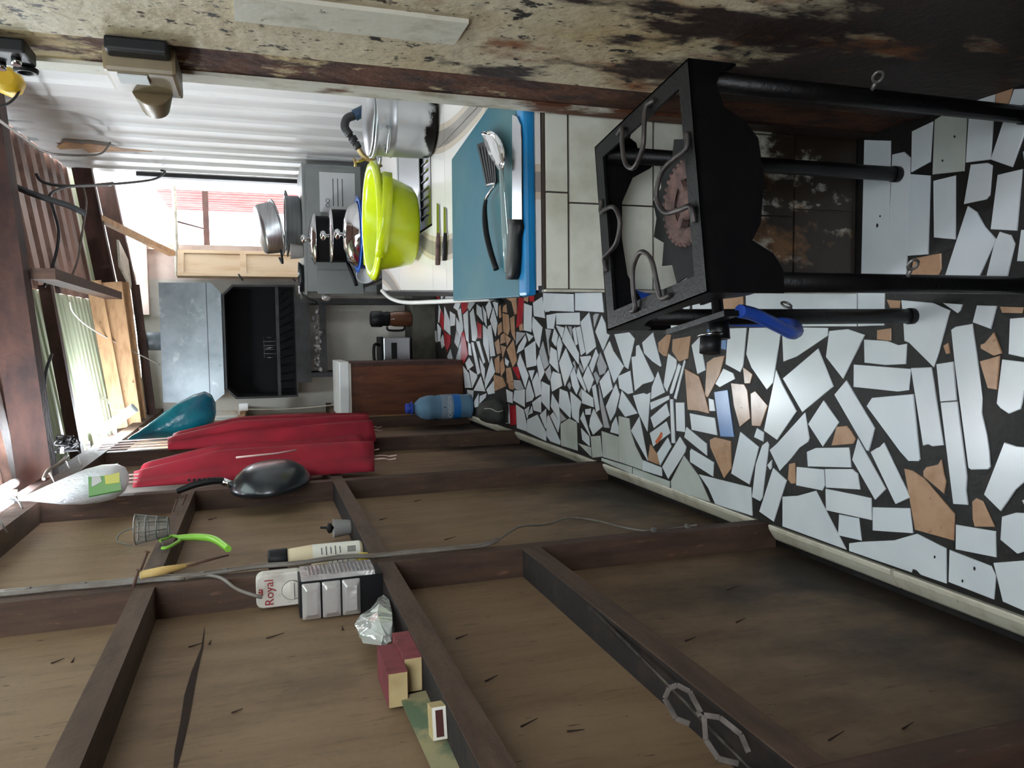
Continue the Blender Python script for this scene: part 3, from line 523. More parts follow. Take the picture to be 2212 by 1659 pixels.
for (a, b_) in ((1.655, 2.05), (2.05, 2.54), (2.54, 2.75)):
    toptile(a, b_, cl, .645); toptile(a, b_, .645, 1.16)
toptile(2.75, 3.45, cl, .40)
for (a, b_) in ((3.45, 3.95),): toptile(a, b_, cl, .645); toptile(a, b_, .645, 1.16)
build('edge_trim', MB().prism([(cl(1.65) - .004, 1.65, CZ - .02), (cl(1.65) + .012, 1.65, CZ - .02), (cl(3.95) + .012, 3.95, CZ - .02), (cl(3.95) - .004, 3.95, CZ - .02)], (0, 0, .018)), 'steel', ct)
MT['cgrout'] = mat('dirty_joint', (58, 48, 40), rough=.9)
build('face_bed', MB().box((cl(1.64) + .004, 1.646, 0), (.66, 1.66, CZ - .014)), 'cgrout', ct)
for (z0, z1, xs) in ((.818, .872, (.102, .322, .50, .66)), (.60, .815, (.102, .30, .50, .66)), (.40, .597, (.102, .30, .50, .66)), (.20, .397, (.102, .29, .49, .66)), (.012, .197, (.102, .31, .51, .66))):
    for a, b_ in zip(xs, xs[1:]):
        build('face_tile', MB().box((a + .002, 1.640, z0 + .0015), (b_ - .002, 1.648, z1 - .0015)), 'face_tile', ct)
build('corner_bead', MB().box((.097, 1.637, 0), (.102, 1.66, CZ - .015)), 'whitestrip', ct)

# stainless sink let into the counter
sk = thing('kitchen_sink', 'stainless steel sink with ridged drainer let into the white counter', 'sink', (.7, 3.1, CZ - .15))
x0, x1, y0, y1 = .405, 1.155, 2.755, 3.445
mb = MB(); z = CZ + .002
for (a, b_, c, d) in ((x0, x1, y0, y0 + .03), (x0, x1, y1 - .03, y1), (x0, x0 + .03, y0 + .03, y1 - .03), (x1 - .03, x1, y0 + .03, y1 - .03), (x0 + .03, x1 - .03, y0 + .2, y0 + .235)):
    mb.box((a, c, z - .004), (b_, d, z))
build('rim', mb, 'steel', sk)
mb = MB().box((x0 + .03, y0 + .03, z - .014), (x1 - .03, y0 + .2, z - .01))
build('drainer', mb, 'steel', sk)
for k in range(22):
    xx = x0 + .05 + k * .0325
    build('ridge', MB().tube([(xx, y0 + .04, z - .009), (xx, y0 + .19, z - .009)], .005, 6), 'steel', sk)
bx0, bx1, by0, by1 = x0 + .03, x1 - .03, y0 + .235, y1 - .03
build('bowl', MB().loft([[Vector((bx0, by0, z - .002)), Vector((bx1, by0, z - .002)), Vector((bx1, by1, z - .002)), Vector((bx0, by1, z - .002))], [Vector((bx0 + .02, by0 + .02, z - .13)), Vector((bx1 - .02, by0 + .02, z - .13)), Vector((bx1 - .02, by1 - .02, z - .13)), Vector((bx0 + .02, by1 - .02, z - .13))]], smooth=False), 'steel', sk)

# lime basin
BA = Vector((.43, 3.02, CZ + .004))
bs = thing('wash_basin', 'lime yellow plastic wash basin tilted on the sink edge', 'basin', BA)
tilt = Vector((.10, .0, 1)).normalized()
mb = MB()
prof = [(.135, 0), (.15, .012), (.166, .06), (.180, .11), (.192, .155), (.198, .163), (.222, .166), (.226, .158), (.230, .150), (.226, .165), (.215, .174), (.196, .172), (.186, .158), (.174, .11), (.160, .06), (.144, .016), (.06, .012)]
mb.lathe(prof, BA + Vector((0, 0, .012)), tilt, n=48)
build('bowl', mb, 'lime', bs)
u = tilt.orthogonal().normalized(); v = tilt.cross(u)
for ang in (math.radians(-90), math.radians(90)):
    pts = []
    dirn = Vector((math.cos(ang), math.sin(ang), 0)); dirn = (dirn - tilt * dirn.dot(tilt)).normalized(); sdv = tilt.cross(dirn)
    for k in range(11):
        a = (k / 10 - .5) * 1.5
        pts.append(BA + tilt * .170 + dirn * (.218 * math.cos(a)) + sdv * (.218 * math.sin(a)))
    rings = [[p + tilt * dz + (p - BA - tilt * .17).normalized() * dr for dr, dz in ((0, .005), (.010, .003), (.014, -.004), (.013, -.034), (.009, -.034), (.008, -.004), (0, 0))] for p in pts]
    build('handle_lip', MB().loft(rings), 'lime', bs)

# steel pot by the wall
pt = thing('stock_pot', 'aluminium stock pot with burnt black base standing beside the steel column', 'pot', (.76, 2.72, CZ))
c = (.76, 2.72, CZ + .006)
build('pot_body', MB().lathe([(.118, 0), (.128, .008), (.131, .06), (.131, .135), (.134, .14), (.131, .145), (.131, .195), (.139, .2), (.139, .212), (.127, .212), (.125, .1), (.12, .01), (.02, .006)], c, n=40), 'potside', pt)
for s_ in (-1, 1):
    h = Vector(c) + Vector((-.131 * .7 * 1, -.131 * .7 * s_, .17))
    d = Vector((-.7, -.7 * s_, 0)); t = Vector((-d.y, d.x, 0))
    build('handle', MB().tube(smooth_path([h - t * .04, h - t * .035 + d * .03, h + t * .035 + d * .03, h + t * .04], 4), .006, 6), 'alu', pt)
build('lid', MB().lathe([(.136, 0), (.130, .008), (.06, .022), (.0, .025)], (.76, 2.72, CZ + .219), n=32), 'alu', pt)

# wall tap and its pipe
tp = thing('wall_tap', 'old brass tap on dark pipe with blue nut reaching over the sink', 'tap', (.80, 3.0, 1.05))
P = lambda x, y: py(x, y, 3.0)
build('pipe', MB().tube([(1.19, 3.05, .93), P(800, 228), P(770, 250)], .014, 10), 'pvc', tp)
build('elbow', MB().tube(smooth_path([P(772, 248), P(750, 256), P(745, 275), P(756, 292)], 5), .0165, 10), 'pvc', tp)
build('blue_nut', MB().tube([P(788, 238), P(764, 250)], .022, 8), 'pvcblue', tp)
build('riser', MB().tube([P(755, 290), P(765, 306), P(775, 322)], .012, 8).tube([P(760, 296), P(766, 306)], .017, 8).tube([P(768, 308), P(774, 320)], .015, 8), 'pvc', tp)
build('spout', MB().tube(smooth_path([P(774, 320), P(786, 338), P(800, 345), P(815, 352), P(822, 362)], 5), .010, 10), 'brass', tp)
build('tap_handle', MB().tube([P(790, 342), P(776, 348), P(768, 350)], .006, 8).tube([P(765, 342), P(768, 360)], .005, 8), 'brass', tp)

# cutting board
b0 = pz(1163, 634, CZ); zb = CZ + .001
cb = thing('cutting_board', 'large worn teal plastic cutting board at the end of the counter', 'cutting board', (.35, 1.95, CZ))
NL, FL, FR, NR = Vector((.088, 1.655, zb)), Vector((.108, 2.355, zb)), Vector((.56, 2.345, zb)), Vector((.60, 1.70, zb))
NR = Vector((.585, 1.66, zb)); FRR = Vector((.60, 1.86, zb)); FR = Vector((.545, 2.345, zb))
build('board', MB().prism([NL + Vector((0, .055, 0)), FL, FR, FRR, NR + Vector((0, .055, 0))], (0, 0, .024)), 'teal', cb, bevel=.004)
build('thick_edge', MB().prism([NL, NL + Vector((.001, .054, 0)), NR + Vector((0, .054, 0)), NR], (0, 0, .026)), 'blueedge', cb, bevel=.008)
zt = zb + .026
def Q(x, y, dz=.004): return pz(x, y, zt + dz)
# carving knife
kn = thing('carving_knife', 'long carving knife with black handle lying along the near edge of the teal board', 'knife', Q(1115, 430))
bl = [(1108, 248), (1118, 252), (1126, 270), (1128, 300), (1129, 478), (1108, 478)]
build('blade', MB().prism([Q(*p, .003) for p in bl], (0, 0, .002)), 'steel', kn)
build('handle', MB().loft([[Q(x, y, .003) + Vector((0, 0, dz)) for (x, y, dz) in ((a - w_, yy, 0), (a + w_, yy, 0), (a + w_ * .7, yy, .016), (a - w_ * .7, yy, .016))] for (a, yy, w_) in ((1118, 474, 11), (1120, 490, 12), (1117, 510, 10), (1116, 550, 10), (1113, 590, 10), (1111, 604, 7))]), 'blackp', kn, bevel=0)
# serving spoon
so = thing('serving_spoon', 'big steel serving spoon with clear handle on the teal board', 'spoon', Q(1070, 420))
cx = [(1043, 287, 3), (1048, 284, 9), (1057, 292, 14), (1066, 310, 18), (1073, 330, 17), (1079, 350, 11), (1083, 368, 5)]
bowl = [[Q(x - w_, y + w_ * .25, .018), Q(x - w_ * .5, y, .013), Q(x, y, .0105), Q(x + w_ * .5, y, .013), Q(x + w_, y - w_ * .25, .018), Q(x + w_ * .5, y, .0115), Q(x, y, .009), Q(x - w_ * .5, y, .0115)] for x, y, w_ in cx]
build('bowl', MB().loft(bowl), 'chrome', so)
build('handle', MB().tube([Q(1083, 366, .013), Q(1086, 420, .01), Q(1091, 500, .008), Q(1097, 588, .006)], [.006, .007, .009, .008], 8), 'glassy', so)
# slotted turner
tu = thing('slotted_turner', 'black slotted turner with curved black handle on the teal board', 'spatula', Q(1055, 440))
for k in range(6):
    f0 = k / 6; f1 = f0 + .11
    e = lambda f: ((1033 + 38 * f, 317 - 12 * f), (1053 + 22 * f, 404 - 12 * f))
    a, b_ = e(f0), e(f1)
    build('slat', MB().prism([Q(*a[0], .004), Q(*b_[0], .004), Q(*b_[1], .006), Q(*a[1], .006)], (0, 0, .003)), 'blackp', tu)
build('tip', MB().prism([Q(1032, 312, .003), Q(1066, 300, .003), Q(1068, 307, .004), Q(1034, 320, .004)], (0, 0, .003)), 'blackp', tu)
build('neck', MB().tube(smooth_path([Q(1052, 400, .008), Q(1070, 397, .008), Q(1058, 415, .02), Q(1050, 430, .016)], 4), .004, 6), 'steel', tu)
build('handle', MB().tube(smooth_path([Q(1050, 428, .012), Q(1047, 455, .016), Q(1050, 500, .02), Q(1060, 545, .016), Q(1072, 582, .008)], 5), [.004 + .004 * min(1, i / 8) for i in range(21)], 8), 'blackp', tu)
# two table knives on the counter
for k, (x, lab) in enumerate(((943, 'wooden-handled table knife on the white counter beside the lime basin'), (958, 'black-handled table knife on the white counter nearest the teal board'))):
    R_ = lambda a, b_, dz: pz(a, b_, CZ + dz)
    t = thing('table_knife', lab, 'knife', R_(x, 500, 0), group='table knives on the counter')
    build('blade', MB().prism([R_(x + 1, 438 + 8 * k, .003), R_(x + 6, 442 + 8 * k, .003), R_(x + 7, 505, .003), R_(x + 1, 505, .003)], (0, 0, .0015)), 'steel', t)
    build('handle', MB().tube([R_(x + 4, 503, .009), R_(x + 3, 530, .010), R_(x + 2, 572 - 10 * k, .008)], [.006, .009, .008], 8), 'cast' if k == 0 else 'blackp', t)
# white hose drooping along the edge
hp = [py(825, 628, 3.92), py(845, 645, 3.7), py(875, 653, 3.4), py(930, 652, 2.95), py(1000, 648, 2.5), py(1062, 644, 2.12)]
solo('white_hose', MB().tube(smooth_path(hp, 6), .009, 8), 'hosew', 'thin white rubber hose drooping along the counter edge', 'hose', loc=hp[0])
p = py(1068, 642, 2.1)
solo('tool_handle', MB().tube([py(1050, 640, 2.13), py(1084, 652, 2.06)], .007, 8), 'blackp', 'short dark rod handle poking out under the teal board', 'handle', loc=p)

# ================================================================== GAS BURNER STAND
sv = thing('gas_burner_stand', 'tall square black gas burner stand with curved wire pot supports', 'stove', (.233, 1.313, 0), math.radians(8.9))
hx, hy, ht = .2, .192, .8
for sx in (-1, 1):
    for sy in (-1, 1):
        cx_, cy_ = sx * (hx - .024), sy * (hy - .024)
        lg = build('leg', MB().tube([(cx_, cy_, 0), (cx_, cy_, ht - .012)], .0175, 14), 'black', sv, local=True)
        build('foot_cap', MB().tube([(cx_, cy_, 0), (cx_, cy_, .016)], .0195, 14), 'blackp', lg, local=True)
mb = MB()
fw = .036
for (a, b_, c_, d_) in ((-hx, hx, -hy, -hy + fw), (-hx, hx, hy - fw, hy), (-hx, -hx + fw, -hy + fw, hy - fw), (hx - fw, hx, -hy + fw, hy - fw)):
    mb.box((a, c_, ht - .006), (b_, d_, ht))
build('top_frame', mb, 'black', sv, local=True)
def skirt(pts_bottom, axis, s_):
    P = []
    if axis == 'x': P = [Vector((-hx, s_ * hy, ht))] + [Vector((u_ * hx, s_ * hy, ht - d)) for u_, d in pts_bottom] + [Vector((hx, s_ * hy, ht))]; off = Vector((0, -s_ * .003, 0))
    else: P = [Vector((s_ * hx, -hy, ht))] + [Vector((s_ * hx, u_ * hy, ht - d)) for u_, d in pts_bottom] + [Vector((s_ * hx, hy, ht))]; off = Vector((-s_ * .003, 0, 0))
    # triangulated strip so that a concave outline is filled properly
    n = len(P); top = [Vector((p.x, p.y, ht)) for p in P[1:-1]]
    front = [top, P[1:-1]]; back = [[p + off for p in r] for r in front]
    build('skirt', MB().loft([front[0], front[1], back[1], back[0], front[0]], smooth=False, cap=False, closed=False), 'black', sv, local=True)
arch = [(-1, .15), (-.9, .15), (-.8, .13), (-.68, .085), (-.4, .055), (0, .048), (.4, .055), (.68, .085), (.8, .13), (.9, .15), (1, .15)]
skirt([(-1, .15), (-.8, .152), (-.66, .135), (-.55, .095), (-.4, .115), (0, .13), (.35, .125), (.5, .10), (.6, .062), (.8, .05), (.9, .06), (1, .09)], 'x', -1)
skirt(arch, 'x', 1)
skirt([(a, d * .62) for a, d in arch], 'y', -1); skirt([(a, d * .62) for a, d in arch], 'y', 1)
for ang in (0, 90, 180, 270):
    a = math.radians(ang); ca, sa = math.cos(a), math.sin(a)
    e = (hx if ang % 180 == 0 else hy) - .02
    loc = [(e, .078, ht + .002), (e, .05, ht + .006), (e - .03, .046, ht + .010), (e - .075, .036, ht + .012), (e - .098, 0, ht + .013), (e - .075, -.036, ht + .012), (e - .03, -.046, ht + .010), (e, -.05, ht + .006), (e, -.078, ht + .002)]
    path = smooth_path([(x * ca - y * sa, x * sa + y * ca, z) for x, y, z in loc], 5)
    build('pot_support', MB().tube(path, .0048, 8), 'rod', sv, local=True)
bz = .722; by_ = -.05
bn = build('burner', MB().lathe([(.042, 0), (.076, 0), (.081, .008), (.078, .016), (.070, .021), (.060, .016), (.053, .018), (.046, .013)], (.0, by_, bz), n=40, cap=False).lathe([(.0, 0), (.029, 0), (.031, .014), (.024, .020), (.010, .022), (0, .022)], (.0, by_, bz), n=24), 'cast', sv, local=True)
for k in range(34):
    a = 2 * math.pi * k / 34
    build('port', MB().lathe([(.0045, 0), (.0055, .004), (.003, .008)], (.078 * math.cos(a), by_ + .078 * math.sin(a), bz + .012), n=6), 'cast', bn, local=True)
for a in (0, 120, 240):
    a = math.radians(a + 20); build('web', MB().bar((.024 * math.cos(a), by_ + .024 * math.sin(a), bz + .009), (.048 * math.cos(a), by_ + .048 * math.sin(a), bz + .009), .014, .016), 'cast', bn, local=True)
build('cross_strap', MB().box((-hx + .01, by_ - .015, bz - .012), (hx - .01, by_ + .015, bz - .006)), 'black', sv, local=True)
js = [(.150 if k % 2 else .132 - .008 * (k % 3)) for k in range(26)]
build('heat_shield', MB().prism([(.0 + js[k] * math.cos(2 * math.pi * k / 26), -.03 + .95 * js[k] * math.sin(2 * math.pi * k / 26), .716) for k in range(26)], (0, 0, .003)), 'blackm', sv, local=True)
build('gas_pipe', MB().tube([(.02, by_, bz - .02), (-.10, by_ - .02, bz - .02), (-hx - .03, by_ - .02, bz - .02)], .011, 10), 'black', sv, local=True)
vb = build('valve', MB().tube([(-hx - .03, by_ - .02, bz - .02), (-hx - .06, by_ - .02, bz - .02)], .018, 12).box((-hx - .03, -.14, bz - .015), (-hx - .02, .06, bz + .015)), 'black', sv, local=True)
build('knob', MB().tube([(-hx - .058, by_ - .02, bz + .0), (-hx - .085, by_ - .02, bz + .004)], .019, 14), 'blackp', vb, local=True)
build('knob_ring', MB().tube([(-hx - .052, by_ - .02 + .022 * math.cos(t * math.pi / 8), bz + .022 * math.sin(t * math.pi / 8)) for t in range(16)], .0025, 6, closed=True), 'steel', vb, local=True)
for (lx, ly, z, dx, dy) in ((hx - .024, -hy + .024, .405, .5, -.8), (-hx + .024, -hy + .024, .365, .6, -.7), (-hx + .024, hy - .024, .33, .7, .6)):
    c = Vector((lx, ly, z)); d = Vector((dx, dy, .2)).normalized(); q = c + d * .044
    t1 = d; t2 = Vector((0, 0, 1)).cross(d).normalized(); t3 = Vector((0, 0, 1))
    eb = build('eye_bolt', MB().tube([c + d * .012, c + d * .032], .004, 6), 'nail', sv, local=True)
    build('eye', MB().tube([q + (t1 * math.cos(a * math.pi / 6) + t3 * math.sin(a * math.pi / 6)) * .011 for a in range(12)], .003, 6, closed=True), 'nail', eb, local=True)
hz = [py(1598, 672, 1.19), py(1625, 678, 1.2), py(1655, 691, 1.21), py(1688, 708, 1.23), py(1712, 720, 1.25), py(1722, 712, 1.30), py(1700, 698, 1.40), py(1600, 694, 1.56), py(1500, 688, 1.57), py(1430, 656, 1.60), py(1360, 634, 1.62)]
hose_pts = smooth_path(hz, 6)
solo('gas_hose', MB().tube(hose_pts, .0125, 10), 'hose', 'blue rubber gas hose hanging from the burner stand valve', 'hose', loc=hose_pts[0])

# ================================================================== FITTINGS ON THE COLUMN
jb = thing('junction_box', 'brown plastic lamp housing with cone nozzle clamped on the rusty column', 'electrical box', (.47, 1.50, 1.6))
bA = px(250, 118, .47); bB = px(398, 190, .47)
ya, yb = 1.40, 1.60; za, zb_ = 1.615, 1.745
build('housing', MB().box((.452, 1.46, 1.62), (.496, 1.585, 1.735)), 'boxbrown', jb, bevel=.007)
build('clamp', MB().box((.474, 1.42, 1.63), (.496, 1.46, 1.725)), 'blackp', jb, bevel=.004)
build('label_plate', MB().box((.448, 1.475, 1.668), (.453, 1.515, 1.715)), 'paperw', jb)
build('nozzle', MB().lathe([(.036, 0), (.034, .008), (.024, .052), (.020, .056), (.016, .056)], (.462, 1.582, 1.672), (-.45, .89, 0), n=20), 'boxbrown', jb)
build('lug', MB().box((.456, 1.585, 1.622), (.478, 1.612, 1.648)), 'boxbrown', jb, bevel=.004)
sw = thing('clamp_bracket', 'black and steel clamp bracket high on the rusty column', 'bracket', (.47, 1.52, 1.86))
build('plate', MB().box((.470, 1.47, 1.85), (.494, 1.545, 1.97)), 'blackp', sw, bevel=.004)
build('ring', MB().tube([(.466, 1.55 + .015 * math.cos(a * math.pi / 6), 1.868 + .015 * math.sin(a * math.pi / 6)) for a in range(12)], .005, 8, closed=True), 'blackp', sw)
for (y_, z_) in ((1.50, 1.87), (1.49, 1.90), (1.53, 1.90)):
    build('bolt', MB().tube([(.471, y_, z_), (.458, y_, z_)], .008, 8), 'chrome', sw)
yc = thing('yellow_cover', 'yellow plastic cable cover dangling high beside the white sheet wall', 'cover', py(20, 175, 2.2))
q0 = py(18, 175, 2.2)
build('cover', MB().loft([[q0 + Vector((a_ * math.cos(k * math.pi / 4), b2, c_ + a_ * math.sin(k * math.pi / 4))) for k in range(8)] for (a_, b2, c_) in ((.02, -.03, 0), (.032, -.02, 0), (.034, .02, 0), (.02, .03, 0))]), 'yellowtape', yc)
build('wire', MB().tube(smooth_path([py(42, 178, 2.2), py(40, 200, 2.2), py(20, 222, 2.2), py(-8, 232, 2.2)], 5), .003, 6), 'cableb', yc)

# ================================================================== SMOKER AT THE BACK WALL
YS = 6.60
sm_ = thing('barbecue_smoker', 'grey steel barbecue smoker with raised lid and black open firebox on a stand', 'barbecue', (-.03, 6.8, 0))
def fp(x, y): return py(x, y, YS)
def zx(x, y): q = py(x, y, YS); return (q.x, q.z)
ch = .075
xL, xR = -.50, .43; zB, zM, zT = 1.20, 1.765, 2.235
octo = [(xL, zB + .02), (xL, zM - ch), (xL + ch, zM), (xR - ch, zM), (xR, zM - ch), (xR, zB + ch * .6), (xR - ch * .6, zB), (xL + .03, zB)]
octo = [(xL, zB), (xL, zM - ch), (xL + ch, zM), (xR - ch, zM), (xR, zM - ch), (xR, zB)]
D_ = .42
rim0 = [Vector((x, YS, z)) for x, z in octo]; ce_ = Vector(((xL + xR) / 2, YS, (zB + zM) / 2))
rimi = [p + (ce_ - p) * .035 for p in rim0]
back = [Vector((p.x, YS + D_, p.z)) for p in rimi]
outb = [Vector((p.x, YS + D_ + .01, p.z)) for p in rim0]
build('firebox', MB().loft([rimi, back], smooth=False, cap=False).add(back, [tuple(range(6))]), 'soot', sm_)
build('casing', MB().loft([rimi, rim0, outb], smooth=False, cap=False).add(outb, [tuple(range(6))]), 'darkmetal', sm_)
lid = [(xL - .005, zT), (xL - .02, 1.93), (xL - .02, 1.86), (xL + .05, zM + .01), (xR - .07, zM + .01), (xR + .01, 1.85), (xR + .01, zT)]
lid_pts = [Vector((x, YS - .05 + (z - zM) * .12, z)) for x, z in lid]
ld = build('lid', MB().prism(lid_pts, (0, .16, 0)), 'zinc', sm_)
build('lid_crease', MB().bar((xL - .02, YS - .045 + .008, 1.885), (xR + .01, YS - .045 + .008, 1.885), .004, .004), 'darkmetal', ld)
build('hinge_strip', MB().box((xL + .08, YS - .03, zM - .012), (xR - .08, YS - .005, zM + .012)), 'darkmetal', sm_)
build('grate', MB().box((xL + .01, YS + .03, 1.335), (xR - .01, YS + .055, 1.36)), 'darkmetal', sm_)
for k in range(14): build('grate_bar', MB().tube([(xL + .04 + k * .066, YS + .05, 1.35), (xL + .04 + k * .066, YS + D_ - .02, 1.35)], .005, 6), 'darkmetal', sm_)
build('chimney', MB().tube([(-.02, YS + .14, zT), (-.02, YS + .14, 2.41)], .075, 18).tube([(-.02, YS + .14, 2.37), (-.02, YS + .14, 2.395)], .13, 18), 'zinc', sm_)
build('hook', MB().tube([fp(515, 592), fp(525, 606)], .008, 6), 'darkmetal', sm_)
build('hook', MB().tube([fp(632, 600), fp(638, 608)], .008, 6), 'darkmetal', sm_)
for (x, y) in ((xL + .18, YS + .03), (xR - .13, YS - .01), (xL + .18, YS + .40), (xR - .13, YS + .40)):
    build('leg', MB().box((x - .02, y - .02, 0.2 if y > 6.7 else 0), (x + .02, y + .02, zB)), 'darkmetal', sm_)
build('front_apron', MB().box((xL + .12, YS - .012, 1.09), (xR - .11, YS + .03, zB)), 'darkmetal', sm_)
tr_ = build('ash_tray', MB().box((xL + .17, YS + .04, .955), (xR - .14, YS + .34, .975)).box((xL + .17, YS + .03, .955), (xR - .14, YS + .04, 1.01)), 'darkmetal', sm_)
rr = random.Random(5)
for k in range(46):
    q = Vector((xL + .22 + rr.random() * .5, YS + .02 + rr.random() * .05, 1.0 + rr.random() * .055)); r = rr.uniform(.010, .022)
    build('ash_lump', MB().lathe([(r * .4, -r * .8), (r, -r * .2), (r * .8, r * .5), (r * .2, r * .8)], q, (rr.random() - .5, rr.random() - .5, 1), n=6), 'ash', tr_)
# burner box shining faintly inside the firebox
gb = thing('grill_basket', 'small wire grill basket inside the black firebox', 'grill', (-.10, YS + .12, 1.365))
for (a, b_) in ((-.17, -.09), (-.085, .0)):
    build('frame', MB().tube([(a, YS + .12, 1.368), (b_, YS + .12, 1.368), (b_, YS + .12, 1.46), (a, YS + .12, 1.46)], .004, 6, closed=True), 'steel', gb)
for k in range(6): build('wire', MB().tube([(-.17 + k * .034, YS + .12, 1.37), (-.17 + k * .034, YS + .12, 1.46)], .0025, 5), 'wire', gb)
# jar and fryer on the plinth below
jr = thing('thermos_jug', 'dark brown glass jug with black lid under the smoker', 'jug', (.15, 6.78, .2))
build('body', MB().lathe([(.055, 0), (.068, .01), (.07, .06), (.068, .15), (.06, .19), (.055, .2)], (.15, 6.78, .2), n=24), mat('brown_glass', (92, 58, 40), rough=.15), jr)
build('lid', MB().lathe([(.062, .2), (.066, .21), (.06, .25), (.072, .27), (.07, .355), (.05, .365), (0, .366)], (.15, 6.78, .2), n=20), 'blackp', jr)
build('handle', MB().tube(smooth_path([(.08, 6.78, .42), (.05, 6.78, .40), (.05, 6.78, .28), (.085, 6.78, .26)], 4), .01, 8), 'blackp', jr)
fr_ = thing('electric_fryer', 'small stainless steel box fryer with black handle under the smoker', 'fryer', (-.13, 6.82, .2))
build('body', MB().box((-.26, 6.75, .215), (-.01, 6.98, .46)), 'steel', fr_, bevel=.012)
build('panel', MB().box((-.20, 6.742, .34), (-.06, 6.75, .39)), 'blackp', fr_)
build('lid', MB().box((-.265, 6.745, .462), (-.005, 6.985, .485)), 'blackp', fr_, bevel=.006)
build('handle', MB().tube(smooth_path([(-.22, 6.77, .485), (-.22, 6.74, .54), (-.08, 6.74, .54), (-.08, 6.77, .485)], 4), .014, 8), 'blackp', fr_)
for (x, y) in ((-.24, 6.77), (-.03, 6.77), (-.24, 6.96), (-.03, 6.96)): build('foot', MB().tube([(x, y, .2), (x, y, .216)], .012, 8), 'blackp', fr_)

# ================================================================== COOKING RANGE AND POTS BEYOND THE COUNTER
rg = thing('cooking_range', 'low grey steel cooking range beyond the white counter', 'stove', (.72, 4.6, 0))
build('body', MB().box((.34, 4.05, 0), (1.15, 5.2, .80)), 'greysteel', rg)
build('hob', MB().box((.33, 4.04, .80), (1.155, 5.2, .825)), 'blackp', rg)
build('front_rail', MB().box((.28, 4.05, .70), (.34, 5.2, .735)), 'darkmetal', rg)
for k in range(3):
    build('burner_cap', MB().lathe([(.05, .825), (.052, .835), (.03, .842), (0, .843)], (.60, 4.32 + k * .365, 0), n=16), 'blackm', rg)
ab = thing('steel_cabinet', 'tall grey steel cabinet carrying aluminium pots near the doorway', 'cabinet', (.78, 5.5, 0))
build('carcass', MB().box((.30, 5.24, 0), (1.13, 5.8, 1.185)), 'greysteel', ab)
build('top', MB().box((.28, 5.235, 1.185), (1.14, 5.81, 1.2)), 'greysteel', ab)
build('side_door', MB().box((.285, 5.225, .82), (.44, 5.235, 1.12)), 'greysteel', ab)
dd = build('door', MB().box((.52, 5.228, .06), (1.11, 5.24, 1.17)), 'greysteel', ab)
build('door_handle', MB().box((.55, 5.215, .62), (.57, 5.228, .76)), 'chrome', dd)
n0 = build('notice', MB().box((.82, 5.222, .86), (1.08, 5.228, 1.09)), 'paperw', ab)
for k, (a, b_) in enumerate(((.865, 1.04), (.895, 1.04))):
    build('circle_mark', MB().tube([(a + 0 + .012 * math.cos(t * math.pi / 5), 5.221, b_ + .012 * math.sin(t * math.pi / 5)) for t in range(10)], .002, 5, closed=True), 'print', n0)
for z in (.94, .97, 1.0): build('print_line', MB().box((.86, 5.221, z), (1.04, 5.222, z + .006)), 'print', n0)

def potlike(name, label, c, r, h, m, lidm=None, knob=None, group=None, handles=0, panhandle=None, dome=.03, lidr=1.02, hm='blackp'):
    t = thing(name, label, 'pot', c, group=group); c = Vector(c)
    build('body', MB().lathe([(r * .9, 0), (r, .012), (r, h - .004), (r * 1.03, h), (r * .96, h), (r * .95, .02), (.01, .015)], c, n=32), m, t)
    if lidm:
        l = build('lid', MB().lathe([(r * lidr, h + .001), (r * lidr, h + .007), (r * .8, h + .007 + dome * .6), (r * .4, h + .007 + dome * .95), (0, h + .007 + dome)], c, n=32), lidm, t)
        if knob: build('knob', MB().lathe([(.010, 0), (.010, .014), (.026, .02), (.03, .032), (.022, .044), (0, .047)], c + Vector((0, 0, h + .006 + dome)), n=16), knob, l)
    for k in range(handles):
        a = math.radians(200 + 180 * k); d = Vector((math.cos(a), math.sin(a), 0)); s_ = Vector((-d.y, d.x, 0)); q = c + d * r + Vector((0, 0, h * .8))
        build('handle', MB().tube(smooth_path([q - s_ * .045, q - s_ * .04 + d * .04 + Vector((0, 0, .01)), q + s_ * .04 + d * .04 + Vector((0, 0, .01)), q + s_ * .045], 4), .007, 6), hm, t)
    if panhandle:
        q = c + Vector((0, 0, h * .85)); d = Vector(panhandle)
        build('long_handle', MB().tube([q + d.normalized() * r, q + d.normalized() * r + d * .4, q + d.normalized() * r + d], [.009, .013, .012], 8), hm, t)
    return t
potlike('casserole', 'blue casserole with domed shiny lid behind the lime basin', (.56, 4.31, .845), .188, .122, 'bluep', 'chrome', 'chrome', dome=.07, lidr=.93)
cz = bpy.data.objects['casserole']; build('flange', MB().lathe([(.186, .112), (.208, .118), (.210, .124), (.186, .123)], (.56, 4.31, .845), n=36, cap=False), 'bluep', cz)
potlike('saucepan', 'black saucepan with flat shiny lid and long black handle on the range', (.60, 4.70, .845), .155, .225, 'blackp', 'chrome', 'chrome', panhandle=(-.16, -.06, -.05), dome=.012, lidr=1.06)
potlike('stew_pot', 'black stew pot with slightly domed shiny lid at the back of the range', (.62, 5.045, .845), .145, .295, 'blackm', 'chrome', 'chrome', dome=.035, lidr=1.14)
potlike('boiling_pot', 'wide aluminium pot with side handles standing on the grey cabinet', (.78, 5.52, 1.2), .185, .105, 'alu', handles=2, hm='wire')
t = thing('upturned_pot', 'aluminium pot tipped upside down on top of the wide aluminium pot', 'pot', (.73, 5.50, 1.315))
UC = Vector((.75, 5.50, 1.358)); UA = Vector((-.22, -.12, 1)).normalized()
build('body', MB().lathe([(.178, 0), (.174, .01), (.166, .10), (.155, .115), (.03, .12), (0, .12)], UC, UA, n=36), 'alu', t)
build('rim', MB().lathe([(.186, -.004), (.192, .002), (.186, .010), (.18, .003)], UC, UA, n=36, cap=False), 'alu', t)
